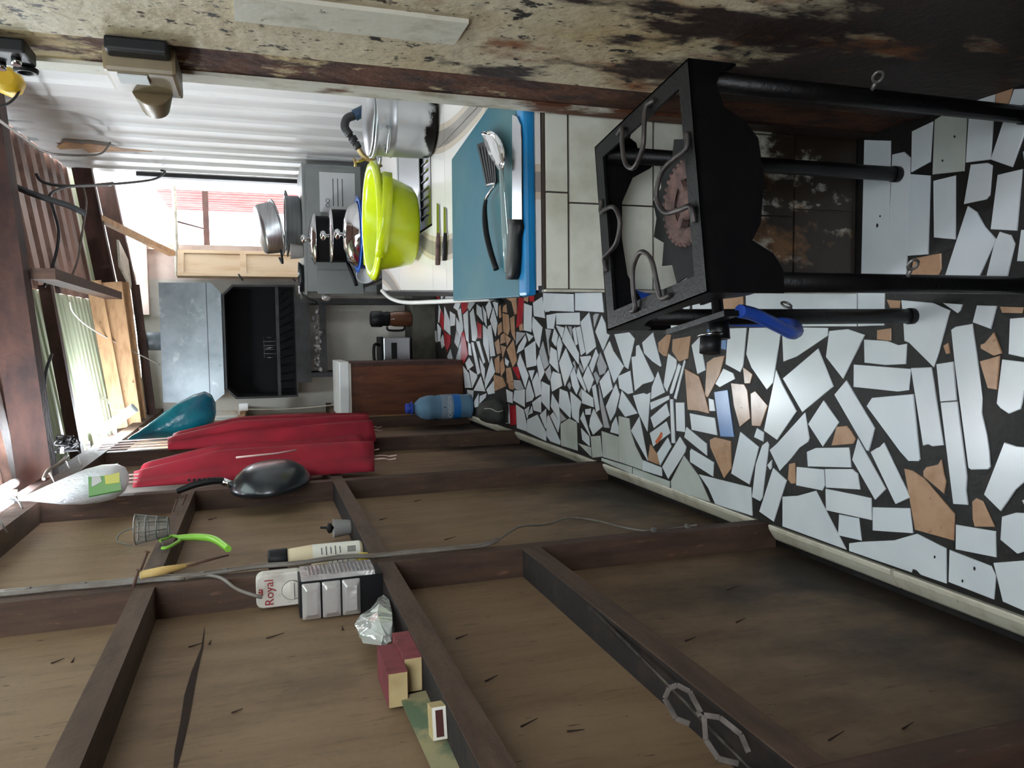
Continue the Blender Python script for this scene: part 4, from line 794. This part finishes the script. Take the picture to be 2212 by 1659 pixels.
q = Vector((.58, 5.34, 1.345)); build('handle', MB().tube(smooth_path([q, q + Vector((-.03, -.05, -.005)), q + Vector((-.09, -.02, -.01)), q + Vector((-.05, .05, .005))], 4), .008, 6), 'blackp', t)
t = thing('plastic_tub', 'small frosted plastic tub on the front of the grey cabinet top', 'tub', (.57, 5.31, 1.2))
build('body', MB().lathe([(.035, 0), (.042, .006), (.05, .078), (.053, .082), (.045, .082), (.038, .01), (.01, .008)], (.565, 5.295, 1.2), n=20), 'greycap', t)
t = thing('frying_pan', 'black frying pan lying edge-on at the left end of the grey cabinet top', 'pan', (.395, 5.37, 1.2))
build('pan', MB().lathe([(.085, .002), (.108, .03), (.112, .03), (.09, 0), (0, 0)], (.395, 5.37, 1.201), n=28), 'panblack', t)
build('handle', MB().tube([(.31, 5.32, 1.226), (.27, 5.25, 1.215), (.235, 5.17, 1.165), (.22, 5.14, 1.135)], [.008, .012, .012, .010], 8), 'blackp', t)
t = thing('enamel_bowl', 'white enamel bowl tipped on its side at the corner of the range', 'bowl', (.37, 4.62, .826))
build('bowl', MB().lathe([(.024, 0), (.042, .009), (.056, .03), (.06, .046), (.056, .046), (.051, .03), (.034, .011), (0, .007)], (.385, 4.575, .896), (-.5, -.75, -.1), n=28), 'paperw', t)
t = thing('steel_scourer', 'crumpled steel scourer hooked on the side of the grey cabinet', 'scourer', (.27, 5.3, .96))
build('sponge', MB().lathe([(.012, -.03), (.024, -.02), (.03, .0), (.022, .025), (.01, .03)], (.268, 5.3, 1.06), n=10), 'foil', t)

# wooden cabinet with marble top on the left
cbx = thing('wooden_cabinet', 'red-brown wooden cabinet with white marble top against the plywood wall', 'cabinet', (-.40, 5.9, 0))
build('carcass', MB().box((-.595, 5.75, 0), (-.225, 6.2, .86)), 'redwood', cbx)
build('side_board', MB().box((-.225, 5.742, 0), (-.195, 6.22, .87)), 'darkwood', cbx)
build('top', MB().box((-.594, 5.725, .875), (-.185, 6.25, .945)), 'marble', cbx, bevel=.006)
build('top_bed', MB().box((-.594, 5.73, .86), (-.20, 6.22, .875)), 'plaster', cbx)
# water bottle
wbt = thing('water_bottle', 'large blue tinted water bottle with handle cap on the floor by the cabinet', 'bottle', (-.53, 5.52, 0))
c = Vector((-.53, 5.52, .001))
build('bottle_body', MB().lathe([(.07, 0), (.088, .008), (.092, .03), (.088, .05), (.092, .08), (.092, .26), (.087, .28), (.092, .30), (.09, .34), (.075, .39), (.045, .425), (.03, .435), (.03, .455), (0, .456)], c, n=32), 'bottle', wbt)
build('cap', MB().lathe([(.036, .445), (.037, .45), (.037, .49), (.03, .497), (0, .497)], c, n=20), 'bluecap', wbt)
build('carry_ring', MB().tube([c + Vector((.045 * math.cos(a * math.pi / 8), .045 * math.sin(a * math.pi / 8), .452)) for a in range(16)], .006, 6, closed=True), 'bluecap', wbt)
lbm = build('label', MB().lathe([(.0935, .10), (.0935, .245)], c, n=32, cap=False), 'bluelabel', wbt)
build('label_band', MB().lathe([(.0942, .10), (.0942, .155)], c, n=32, cap=False), 'bluelabel2', lbm)
d = Vector((.06, -1, 0)).normalized()
textmesh('ORIGEM', .042, c + d * .096 + Vector((0, 0, .185)), (1, .06, 0), (0, 0, 1), 'paperw', lbm)
build('drop_mark', MB().prism([c + d * .0955 + Vector((x, x * .06, .222 + z)) for x, z in ((0, .014), (.006, .003), (.005, -.005), (0, -.008), (-.005, -.005), (-.006, .003))], d * .001), 'print', lbm)
# slate lump
t = thing('slate_stone', 'dark grey stone lump with a pale vein on the floor by the plywood wall', 'stone', (-.50, 4.72, 0))
rings = []
for k, (h, r) in enumerate(((0, .06), (.02, .09), (.06, .10), (.11, .085), (.15, .06), (.17, .03))):
    rings.append([Vector((-.50 + r * .85 * math.cos(a * math.pi / 8) * (1 + .18 * mnoise.noise(Vector((math.cos(a * math.pi / 8) * 2, math.sin(a * math.pi / 8) * 2, k * .6)))), 4.74 + r * 1.0 * math.sin(a * math.pi / 8), h + .012 * mnoise.noise(Vector((a * .7, k, 1))))) for a in range(16)])
build('lump', MB().loft(rings), 'rock', t)
build('vein', MB().tube(smooth_path([(-.47, 4.66, .15), (-.47, 4.645, .11), (-.49, 4.64, .07), (-.485, 4.645, .03)], 4), .003, 5), 'label', t)
build('dark_flap', MB().loft([[Vector((-.56 + .13 * f, 4.60 + .012 * math.sin(f * 6), .012 + .004 * s_)) for s_ in (0, 1)] + [Vector((-.56 + .13 * f, 4.65 + .02 * math.sin(f * 6), .02 + .006 * s_)) for s_ in (1, 0)] for f in [i / 8 for i in range(9)]]), 'blackm', t)

# ================================================================== ON THE LEFT WALL
def cloth(name, label, top, bot, y0, y1, x, depth, folds, seed, ribbons):
    t = thing(name, label, 'cloth', (x, (y0[0] + y1[0]) / 2, bot)); rings = []; n = 40; K = 22
    for k in range(K + 1):
        f = k / K; z = top + (bot - top) * f
        a = y0[0] + (y0[1] - y0[0]) * f; b_ = y1[0] + (y1[1] - y1[0]) * f; r = []
        gather = .35 + .65 * min(1, f * 3)
        for i in range(n):
            g2 = i / n; fr = g2 < .5; s_ = g2 * 2 if fr else 2 - g2 * 2
            yy = a + (b_ - a) * s_
            fold = math.sin(s_ * folds * math.pi * 2 + seed + .6 * math.sin(f * 4 + seed)) * .5 + .5
            edge = min(1, min(s_, 1 - s_) * 8)
            xx = x + (depth * (.35 + .65 * fold) * edge * gather if fr else -.006)
            r.append(Vector((xx, yy, z + (.02 * math.sin(s_ * 5 + seed) if k == K else 0) - (.05 * abs(s_ - .5) if k == 0 else 0))))
        rings.append(r)
    build('fabric', MB().loft(rings), 'red', t)
    for (s_, L) in ribbons:
        yy = y0[1] + (y1[1] - y0[1]) * s_
        build('ribbon', MB().tube(smooth_path([(x + .03, yy, bot + .02), (x + .035, yy - .01, bot - L * .4), (x + .025, yy + .01, bot - L * .7), (x + .03, yy, bot - L)], 4), .0035, 5), 'pinkpale', t)
    return t
c1 = cloth('red_cloth', 'red cloth hanging furthest back beside the teal bag', 2.0, .88, (4.40, 4.28), (4.85, 4.98), -.588, .12, 2.5, .5, ((.35, .06), (.6, .08)))
for k in range(4):
    build('paper_strip', MB().bar((-.585 + .006 * k, 4.5 + .06 * k, 2.33), (-.585 + .006 * k, 4.55 + .06 * k, 1.97), .05, .002, up=(1, 0, 0)), 'pinkpale', c1)
c2 = cloth('red_cloth', 'red cloth hanging behind the black wok with pale strip at its fold', 2.02, 1.02, (3.335, 3.335), (3.80, 3.97), -.590, .10, 2.2, 2.2, ((.2, .10), (.35, .12), (.7, .07)))
build('pale_strip', MB().tube([px(510, 988, -.498), px(600, 979, -.498), px(640, 972, -.498)], .004, 5), 'pinkpale', c2)
for k in range(3): build('slat_end', MB().bar((-.57 + .01 * k, 3.35 + .03 * k, 2.08), (-.57 + .01 * k, 3.35 + .03 * k, 1.98), .025, .003, up=(1, 0, 0)), 'pinkpale', c2)

wk = thing('wok', 'black nonstick wok hung by its handle on the stud wall', 'wok', (-.58, 3.2, 1.32))
c = Vector((-.585, 3.16, 1.47)); ax = Vector((1, -.12, .10)).normalized()
build('pan', MB().lathe([(.153, 0), (.156, .004), (.150, .02), (.132, .05), (.10, .074), (.06, .086), (0, .088)], c, ax, n=40), 'panblack', wk)
hd = build('handle', MB().tube(smooth_path([(-.575, 3.16, 1.625), (-.555, 3.16, 1.66), (-.56, 3.15, 1.74), (-.585, 3.15, 1.815)], 5), [.010 + .004 * math.sin(i / 15 * 3) for i in range(16)], 8), 'blackp', wk)
build('ferrule', MB().tube([(-.575, 3.16, 1.615), (-.560, 3.16, 1.65)], .016, 10), 'chrome', wk)
for k in range(6):
    build('grip_slot', MB().box((-.547, 3.143, 1.675 + k * .018), (-.540, 3.155, 1.685 + k * .018)), 'blackm', hd)

def bag(name, label, m, top, c, rx, ry, h, seed, lean=(0, 0)):
    t = thing(name, label, 'plastic bag', c); rings = []; n = 28; T = Vector(top); B_ = Vector(c)
    prof = [(0, .05), (.04, .12), (.12, .2), (.25, .42), (.42, .68), (.6, .92), (.75, 1.0), (.88, .95), (.96, .7), (1, .3)]
    for f, s_ in prof:
        cc = T + (B_ - T) * f
        rings.append([cc + Vector((rx * s_ * math.cos(2 * math.pi * k / n), ry * s_ * math.sin(2 * math.pi * k / n), 0)) * (1 + .16 * mnoise.noise(Vector((math.cos(2 * math.pi * k / n) * 1.8 + seed, math.sin(2 * math.pi * k / n) * 1.8, f * 3)))) for k in range(n)])
    build('bag', MB().loft(rings), m, t); return t
tb = bag('carrier_bag', 'teal plastic carrier bag hanging near the lit tube lamp', 'tealbag', (-.60, 5.03, 2.26), (-.445, 5.13, 1.77), .13, .11, .5, 1.3)
wbg = bag('bread_bag', 'white plastic bag with green label hanging on the top rail nails', 'bagw', (-.565, 3.10, 2.335), (-.525, 3.16, 1.985), .065, .13, .3, 4.1)
q = [px(x, y, -.49) for x, y in ((190, 1018), (255, 1000), (262, 1058), (192, 1072))]
lb = build('label', MB().prism([p + Vector((.0, 0, 0)) for p in q], (-.004, 0, 0)), 'greenlabel', wbg)
q = [px(x, y, -.489) for x, y in ((225, 1022), (258, 1018), (258, 1042), (228, 1046))]; build('label_patch', MB().prism(q, (-.002, 0, 0)), 'yellowlabel', lb)
q = [px(x, y, -.489) for x, y in ((198, 1022), (212, 1016), (220, 1040), (198, 1052))]; build('label_patch', MB().prism(q, (-.002, 0, 0)), 'bagw', lb)
build('tie', MB().tube([(-.575, 3.115, 2.33), (-.56, 3.09, 2.36)], .008, 6).tube([(-.575, 3.12, 2.33), (-.56, 3.15, 2.365)], .008, 6), 'bagw', wbg)

# tube lamp
lp = thing('tube_lamp', 'lit white tube lamp clipped above the teal bag', 'lamp', py(250, 908, 5.3))
a = py(218, 933, 5.3); b_ = py(286, 884, 5.3)
tb_ = build('tube', MB().tube([a, b_], .028, 12), 'tube', lp)
build('end_cap', MB().tube([b_, b_ + (b_ - a).normalized() * .02], .03, 12), 'paperw', lp)
build('end_cap', MB().tube([a, a - (b_ - a).normalized() * .02], .03, 12), 'paperw', lp)
build('bracket', MB().box((-.595, 5.32, 2.372), (-.50, 5.36, 2.385)), 'whitestrip', lp)
for k in range(3):
    build('wire', MB().tube(smooth_path([py(205, 845 + 4 * k, 5.8), py(235, 865 + 3 * k, 5.6), py(243, 885, 5.45), b_], 4), .003, 5), 'cablew', lp)
lp2 = thing('tube_lamp', 'lit tube lamp above the top rail at the left edge by the white bag', 'lamp', (-.60, 3.3, 2.5), group=None)
build('tube', MB().tube([(-.605, 2.95, 2.535), (-.605, 3.70, 2.505)], .016, 12), 'tube', lp2)
build('end_cap', MB().tube([(-.605, 3.70, 2.505), (-.605, 3.73, 2.504)], .018, 12), 'paperw', lp2)
build('end_cap', MB().tube([(-.605, 2.92, 2.536), (-.605, 2.95, 2.535)], .018, 12), 'paperw', lp2)
build('batten', MB().bar((-.66, 2.92, 2.545), (-.66, 3.73, 2.512), .05, .03), 'whitestrip', lp2)
# clear bottle and wall socket far back
t = thing('clear_bottle', 'clear ribbed plastic bottle lying on the far pine rail', 'bottle', (-.60, 6.1, 1.66))
q = py(575, 892, 6.0); prof = [(.012, 0), (.012, .03), (.03, .07), (.034, .1)] + [(.034 + .002 * (k % 2), .11 + k * .018) for k in range(10)] + [(.03, .30), (0, .30)]
build('body', MB().lathe(prof, (-.575, 6.02, 1.66 + .305), (0, 0, -1), n=16), 'clear', t)
build('cap', MB().tube([(-.575, 6.02, 1.955), (-.575, 6.02, 1.975)], .015, 10), 'bluep', t)
t = thing('wall_socket', 'small white socket on a cable by the far pine rail', 'socket', (-.60, 6.3, 1.70))
q = py(526, 879, 6.4)
build('box', MB().box(q - Vector((.03, .02, .035)), q + Vector((.03, .02, .035))), 'paperw', t, bevel=.005)
build('cable', MB().tube(smooth_path([q + Vector((-.02, 0, -.03)), q + Vector((-.03, 0, -.3)), q + Vector((-.02, 0, -.6)), q + Vector((0, 0, -.8))], 4), .004, 5), 'cablew', t)

# wire strainer cup on nails
t = thing('wire_strainer', 'small wire mesh strainer cup hanging on a nail', 'strainer', (-.56, 2.66, 1.80))
c = px(335, 1140, -.545); axs = Vector((.15, -.35, -1)).normalized()
R0 = .043
for k in range(4):
    r = R0 * (1 - .12 * k); q = c + Vector((0, 0, .05 - .028 * k))
    build('ring', MB().tube([q + Vector((r * math.cos(a * math.pi / 8), r * math.sin(a * math.pi / 8), 0)) for a in range(16)], .0022, 5, closed=True), 'wire', t)
for k in range(8):
    a = k * math.pi / 4
    build('rib', MB().tube([c + Vector((R0 * math.cos(a), R0 * math.sin(a), .05)), c + Vector((R0 * .64 * math.cos(a), R0 * .64 * math.sin(a), -.034))], .0018, 5), 'wire', t)
build('hook', MB().tube(smooth_path([c + Vector((0, .03, .05)), c + Vector((-.01, .02, .09)), c + Vector((-.03, 0, .10)), c + Vector((-.04, -.02, .06))], 4), .002, 5), 'wire', t)
MT['mesh'] = mat('fine_mesh', (130, 128, 124), rough=.6, metal=.4, alpha=.45)
build('mesh_cup', MB().lathe([(R0 * .6, -.034), (R0 * .95, .045)], c, n=16, cap=False), 'mesh', t)
# green peeler
t = thing('vegetable_peeler', 'green plastic vegetable peeler hung below the wire strainer', 'peeler', px(420, 1165, -.59))
G = lambda x, y, X=-.585: px(x, y, X)
build('handle', MB().tube(smooth_path([G(385, 1162), G(420, 1160), G(455, 1163), G(475, 1172), G(493, 1186)], 5), [.009 + .002 * math.sin(i / 20 * 3) for i in range(21)], 8), 'green', t)
build('fork', MB().tube(smooth_path([G(388, 1160), G(372, 1158), G(358, 1163), G(346, 1168)], 4), .005, 6).tube(smooth_path([G(388, 1168), G(372, 1178), G(358, 1184), G(350, 1184)], 4), .005, 6), 'green', t)
build('blade', MB().bar(G(347, 1164), G(352, 1184), .012, .002), 'chrome', t)
# bamboo skewer and rusty spike
solo('bamboo_stick', MB().tube([px(303, 1242, -.576), px(350, 1233, -.576), px(430, 1216, -.576)], [.010, .011, .004], 8), 'bamboo', 'pale split bamboo stick hanging beside the cable', 'stick', loc=px(360, 1232, -.576))
solo('iron_spike', MB().tube([px(403, 1222, -.565), px(450, 1210, -.565), px(494, 1199, -.568)], [.003, .0035, .002], 6), 'nailr', 'thin rusty spike hanging behind the pale bamboo stick', 'spike', loc=px(450, 1210, -.565))

# things standing on the middle rail
RZ = 1.2265
def onrail(x, y, X=-.64): return pz(x, y, RZ)
t = thing('sauce_bottle', 'cream bottle with black cap and printed label on the middle rail', 'bottle', (-.637, 2.26, RZ))
c = Vector((-.635, 2.26, RZ))
build('body', MB().lathe([(.024, 0), (.030, .006), (.031, .12), (.031, .15), (.027, .20), (.025, .215)], c, n=24), 'creamp', t)
build('cap', MB().lathe([(.028, .215), (.029, .22), (.029, .262), (.025, .268), (0, .268)], c, n=20), 'blackp', t)
lb = build('label', MB().lathe([(.0316, .01), (.0316, .145)], c, n=24, cap=False), 'label', t)
d = Vector((.55, -.83, 0)).normalized(); s_ = Vector((.83, .55, 0))
for k in range(5): build('print_line', MB().obox(c + d * .0318 + Vector((0, 0, .12 - .013 * k)), s_ * (.010 + .003 * (k % 2)), d * .0006, Vector((0, 0, .0014))), 'print', lb)
for k in range(6): build('bar_code', MB().obox(c + d * .0318 + s_ * (-.008 + .003 * k) + Vector((0, 0, .035)), s_ * .0008, d * .0006, Vector((0, 0, .012))), 'print', lb)
t = thing('mustard_bottle', 'small clear yellow bottle with yellow base beside the sauce bottle', 'bottle', (-.625, 2.12, RZ))
c = Vector((-.628, 2.135, RZ))
build('base', MB().lathe([(.020, 0), (.022, .004), (.022, .026), (.018, .03), (0, .03)], c, n=18), 'yellowp', t)
build('body', MB().lathe([(.017, .03), (.0195, .036), (.0195, .12), (.014, .15), (.009, .155)], c, n=18), 'creamp', t)
lb = build('label', MB().lathe([(.0200, .04), (.0200, .11)], c, n=18, cap=False), 'label', t)
for k in range(4): build('print_line', MB().obox(c + d * .0201 + Vector((0, 0, .10 - .014 * k)), s_ * .009, d * .0006, Vector((0, 0, .0012))), 'print', lb)
t = thing('plastic_cup', 'little grey plastic cup with dark spoon on the middle rail', 'cup', (-.635, 2.55, RZ))
c = Vector((-.635, 2.56, RZ))
build('cup', MB().lathe([(.020, 0), (.024, .003), (.030, .055), (.034, .058), (.028, .058), (.022, .006), (0, .005)], c, n=20), 'greycap', t)
build('spoon', MB().tube([c + Vector((0, 0, .02)), c + Vector((.006, .004, .10))], .004, 6).lathe([(.0, 0), (.016, .008), (.018, .018), (0, .026)], c + Vector((.002, 0, .056)), n=12), 'blackp', t)

# timer switch on the stud
t = thing('timer_switch', 'worn white timer box with round dial and red lettering on the stud', 'switch', (-.64, 1.96, 1.50))
Yf = 1.985
def T(x, y): return py(x, y, Yf - .03)
x0_, x1_, z0_, z1_ = -.715, -.604, 1.375, 1.492
pc = T(606, 1276); x0_, x1_, z0_, z1_ = pc.x - .042, pc.x + .044, pc.z - .056, pc.z + .056
bx = []
def rrect(cx, cz, w_, h_, r, y, n=5):
    out = []
    for (sx, sz, a0) in ((1, 1, 0), (-1, 1, 90), (-1, -1, 180), (1, -1, 270)):
        for k in range(n + 1):
            a = math.radians(a0 + 90 * k / n); out.append(Vector((cx + sx * (w_ - r) + r * math.cos(a), y, cz + sz * (h_ - r) + r * math.sin(a))))
    return out
hw, hh = .043, .058
build('case', MB().loft([rrect(pc.x, pc.z, hw, hh, .018, Yf + .008), rrect(pc.x, pc.z, hw, hh, .018, Yf - .022), rrect(pc.x, pc.z, hw - .004, hh - .004, .015, Yf - .028)], smooth=False), 'tin', t)
dc = Vector((pc.x - .002, Yf - .028, pc.z - .028))
dl = build('dial', MB().lathe([(.024, 0), (.024, .004), (.021, .006), (0, .006)], dc, (0, -1, 0), n=28), 'tin', t)
build('dial_ring', MB().tube([dc + Vector((.0245 * math.cos(a * math.pi / 12), -.001, .0245 * math.sin(a * math.pi / 12))) for a in range(24)], .0009, 5, closed=True), 'print', t)
build('dial_grip', MB().box(dc + Vector((-.020, -.012, -.004)), dc + Vector((.020, -.006, .004))), 'tin', dl)
textmesh('Royal', .030, (pc.x - .002, Yf - .0288, pc.z + .026), (1, 0, 0), (0, 0, 1), 'redprint', t)
build('crown_mark', MB().box((pc.x - .008, Yf - .0292, pc.z + .042), (pc.x + .008, Yf - .028, pc.z + .046)).box((pc.x - .009, Yf - .0292, pc.z + .047), (pc.x - .004, Yf - .028, pc.z + .051)).box((pc.x - .002, Yf - .0292, pc.z + .047), (pc.x + .003, Yf - .028, pc.z + .052)).box((pc.x + .005, Yf - .0292, pc.z + .047), (pc.x + .009, Yf - .028, pc.z + .051)), 'redprint', t)

# foil coffee pack
t = thing('foil_pack', 'silver foil pack of square sachets standing on the middle rail', 'packet', (-.64, 1.90, RZ))
a0 = pz(822, 1325, RZ); 
yc_ = 1.90; X0, X1 = -.675, -.585; Zt = RZ + .20
build('pack', MB().loft([[Vector((X0, yc_ - .035, RZ + .001)), Vector((X1, yc_ - .035, RZ + .001)), Vector((X1, yc_ + .05, RZ + .001)), Vector((X0, yc_ + .05, RZ + .001))], [Vector((X0, yc_ - .045, RZ + .1)), Vector((X1, yc_ - .042, RZ + .1)), Vector((X1 + .004, yc_ + .055, RZ + .1)), Vector((X0, yc_ + .055, RZ + .1))], [Vector((X0, yc_ - .03, Zt)), Vector((X1, yc_ - .03, Zt)), Vector((X1, yc_ + .05, Zt)), Vector((X0, yc_ + .05, Zt))]], smooth=False), 'blackp', t)
for k in range(3):
    z0 = RZ + .058 + k * .047
    build('sachet', MB().loft([rrect((X0 + X1) / 2 - .001, z0 + .021, .044, .0215, .004, yc_ - .048), rrect((X0 + X1) / 2 - .001, z0 + .021, .030, .012, .004, yc_ - .060)], smooth=False), 'foil', t)
sd = build('side_seam', MB().box((X1 + .001, yc_ - .04, RZ + .02), (X1 + .012, yc_ + .05, Zt - .005)), 'foil', t)
for k in range(16):
    build('rib', MB().box((X1 + .012, yc_ - .03, RZ + .03 + k * .0095), (X1 + .0145, yc_ + .045, RZ + .034 + k * .0095)), 'foild', sd)
# clear pouch
t = thing('clear_pouch', 'crumpled clear plastic pouch behind the red cartons on the rail', 'pouch', (-.62, 1.68, RZ))
rings = []; rj = random.Random(21)
for (yy, hh_, ww, lift) in ((1.555, .020, .012, .03), (1.60, .075, .022, .012), (1.65, .088, .026, .004), (1.70, .070, .024, .003), (1.75, .045, .018, .002), (1.80, .022, .010, .002)):
    rings.append([Vector((-.632 + ww * ca_ + rj.uniform(-.004, .004), yy + rj.uniform(-.008, .008), RZ + lift + hh_ * (sa_ * .5 + .5) + rj.uniform(0, .006))) for ca_, sa_ in ((1, -.9), (1.1, -.2), (.7, .5), (.2, 1), (-.5, .8), (-1, .2), (-.9, -.6), (0, -1))])
build('film', MB().loft(rings, smooth=False), mat('silvery_film', (224, 228, 222), rough=.1, metal=.35, bump=.7, bscale=24, trans=.35), t)
# two red boxes and the matchbox
def redbox(xa, xb, ya_, yb_, z0, z1, lab):
    t = thing('match_carton', lab, 'box', ((xa + xb) / 2, (ya_ + yb_) / 2, z0), group='plum red cartons on the middle rail')
    build('carton', MB().box((xa, ya_ + .002, z0), (xb, yb_, z1)), 'boxred', t)
    build('cream_end', MB().box((xa + .001, ya_, z0 + .001), (xb - .001, ya_ + .002, z1 - .001)), 'boxcream', t)
redbox(-.668, -.603, 1.385, 1.52, RZ + .0005, RZ + .0345, 'plum red carton with cream end, lower one of the stack on the middle rail')
redbox(-.673, -.609, 1.345, 1.48, RZ + .035, RZ + .071, 'plum red carton with cream end, upper one of the stack on the middle rail')
t = thing('matchbox', 'small matchbox with dark striker strip lying on the middle rail', 'matchbox', (-.635, 1.2, RZ))
c = Vector((-.636, 1.205, RZ + .0125))
ux, uy, uz = Vector((.95, .2, 0)).normalized(), Vector((-.2, .95, 0)).normalized(), Vector((0, 0, 1))
build('sleeve', MB().obox(c, ux * .026, uy * .017, uz * .012), 'boxcream', t)
build('strip_face', MB().obox(c - uy * .0175, ux * .0255, uy * .0006, uz * .0115), 'label', t)
build('striker', MB().obox(c - uy * .0185, ux * .021, uy * .0006, uz * .0062), 'striker', t)
t = thing('green_card', 'faded green printed card tucked behind the middle rail', 'card', (-.66, 1.2, 1.22))
build('card', MB().hexa([(-.672, 1.02, 1.2), (-.668, 1.02, 1.2), (-.655, 1.36, 1.2), (-.660, 1.36, 1.2), (-.676, 1.02, 1.262), (-.673, 1.02, 1.262), (-.66, 1.36, 1.275), (-.664, 1.36, 1.275)]), 'card', t)

# chain and rod on the lower rail
t = thing('iron_rod', 'dark iron rod threaded through flat octagonal links under the lower rail', 'rod', px(1530, 1570, -.60))
Rd = [px(1272, 1308, -.612), px(1440, 1475, -.607), px(1560, 1600, -.6), px(1640, 1680, -.6)]
build('rod', MB().tube(Rd, .0035, 6), 'chain', t)
ln = Vector((.5, -.6, .62)).normalized(); l0 = px(1500, 1545, -.588)
def onlink(x, y):
    r = ray(x, y); return CAM + r * ((l0 - CAM).dot(ln) / r.dot(ln))
for oct_ in (((1446, 1487), (1463, 1480), (1490, 1494), (1514, 1539), (1506, 1544), (1490, 1564), (1460, 1552), (1436, 1509)), ((1521, 1545), (1555, 1550), (1579, 1569), (1601, 1587), (1617, 1625), (1596, 1650), (1552, 1639), (1525, 1598))):
    P8 = [onlink(*p) for p in oct_]
    for a in range(8):
        if a == 4: continue
        build('link_plate', MB().bar(P8[a], P8[(a + 1) % 8], .008, .003, up=tuple(ln)), 'chain', t)

# ================================================================== CABLES
ks = [(0, 1282), (70, 1275), (140, 1268), (240, 1260), (330, 1250), (400, 1246), (450, 1240), (560, 1225), (640, 1219), (740, 1205), (815, 1202), (880, 1195), (960, 1188), (1040, 1180), (1075, 1168)]
t = thing('cable_run', 'grey cables clipped along the full height of the middle stud', 'cable', px(400, 1246, XF + .006))
for k in range(3):
    pts = [px(x, y - 4 + 4 * k, XF + .006 + .003 * (k == 1)) for x, y in (ks if k < 2 else ks[:6])]
    build('cable', MB().tube(smooth_path(pts, 4), .0045, 6), 'cable', t)
br = [px(400, 1250, XF + .006), px(445, 1243, XF + .006), px(480, 1250, XF + .004), px(510, 1272, -.606), px(545, 1285, -.612), px(566, 1290, -.62)]
build('branch', MB().tube(smooth_path(br, 5), .0045, 6), 'cable', t)
tail = [px(x, y, X_) for x, y, X_ in ((1075, 1168, XF + .006), (1100, 1150, XF + .004), (1130, 1136, -.63), (1180, 1133, -.66), (1230, 1118, -.672), (1290, 1125, -.672), (1350, 1140, -.672), (1410, 1147, -.66), (1470, 1140, -.62), (1505, 1134, -.602))]
build('loose_end', MB().tube(smooth_path(tail, 5), .0035, 6), 'cable', t)
for (x, y) in ((60, 1277), (180, 1265), (298, 1254), (435, 1243), (485, 1234), (730, 1206), (1412, 1146), (1485, 1138)):
    q = px(x, y, XF + .006); build('clip', MB().box(q - Vector((.003, .008, .005)), q + Vector((.008, .008, .005))), 'wire', t)
def cable(label, pts, r, m='cableb', Yd=None):
    P = smooth_path(pts, 6); return solo('hanging_cable', MB().tube(P, r, 6), m, label, 'cable', loc=P[0])
Y4 = lambda x, y, Y=4.2: py(x, y, Y)
cable('thick grey taped cable bundle sagging under the rusty roof', [Y4(-20, 378), Y4(10, 392), Y4(60, 415), Y4(110, 432), Y4(150, 445), Y4(185, 462)], .016, 'pvc')
t = thing('hanging_cable', 'pair of black cables looping from the white sheet wall into the roof', 'cable', py(240, 398, 5.2))
build('cable', MB().tube(smooth_path([py(78, 376, 4.4), py(95, 394, 4.4), py(150, 402, 4.6), py(240, 398, 5.2), py(330, 388, 5.7), py(356, 372, 5.9), py(348, 368, 5.95)], 6), .008, 6), 'cableb', t)
build('cable', MB().tube(smooth_path([py(240, 400, 5.2), py(160, 402, 4.6), py(110, 418, 4.3), py(115, 450, 4.3), py(127, 500, 4.3), py(118, 560, 4.3), py(95, 620, 4.3)], 6), .007, 6), 'cableb', t)
cable('pale cable running along the top edge of the white sheet wall', [py(-15, 250, 3.0), py(40, 290, 3.6), py(90, 325, 4.2), py(130, 334, 4.6), py(210, 334, 4.8), py(232, 318, 4.9), py(238, 308, 5.0)], .006, 'cable')
cable('grey cable hanging in front of the far roof beam', [py(180, 405, 5.0), py(186, 440, 5.0), py(178, 500, 5.0), py(168, 560, 5.0), py(150, 610, 5.0)], .006, 'cable')
cable('thin white wire sloping from the roof board to the smoker lid', [py(150, 650, 5.2), py(158, 675, 5.3), py(190, 705, 5.6), py(250, 740, 6.0), py(345, 788, 6.55)], .005, 'cablew')
cable('black cable hanging from the big roof beam', [py(112, 765, 4.6), py(100, 800, 4.5), py(95, 840, 4.4), py(84, 885, 4.3)], .008)
cable('grey cable curving off the top plate', [py(146, 985, 3.7), py(130, 1000, 3.5), py(105, 1015, 3.4), py(94, 1035, 3.3)], .007, 'cable')
t = thing('cable_tangle', 'dark tangle of wires and connectors on the top plate under the roof beam', 'cable', py(140, 960, 3.8))
rr = random.Random(11)
for k in range(9):
    pts = [py(118 + rr.random() * 55, 940 + rr.random() * 38, 3.75 + rr.random() * .12) for _ in range(5)]
    build('wire', MB().tube(smooth_path(pts, 4), .005, 5), 'cableb', t)
for (x, y) in ((163, 962), (192, 960), (135, 972)):
    q = py(x, y, 3.8); build('connector', MB().box(q - Vector((.015, .01, .008)), q + Vector((.015, .01, .008))), 'greycap', t)
print('tiles', ntile)
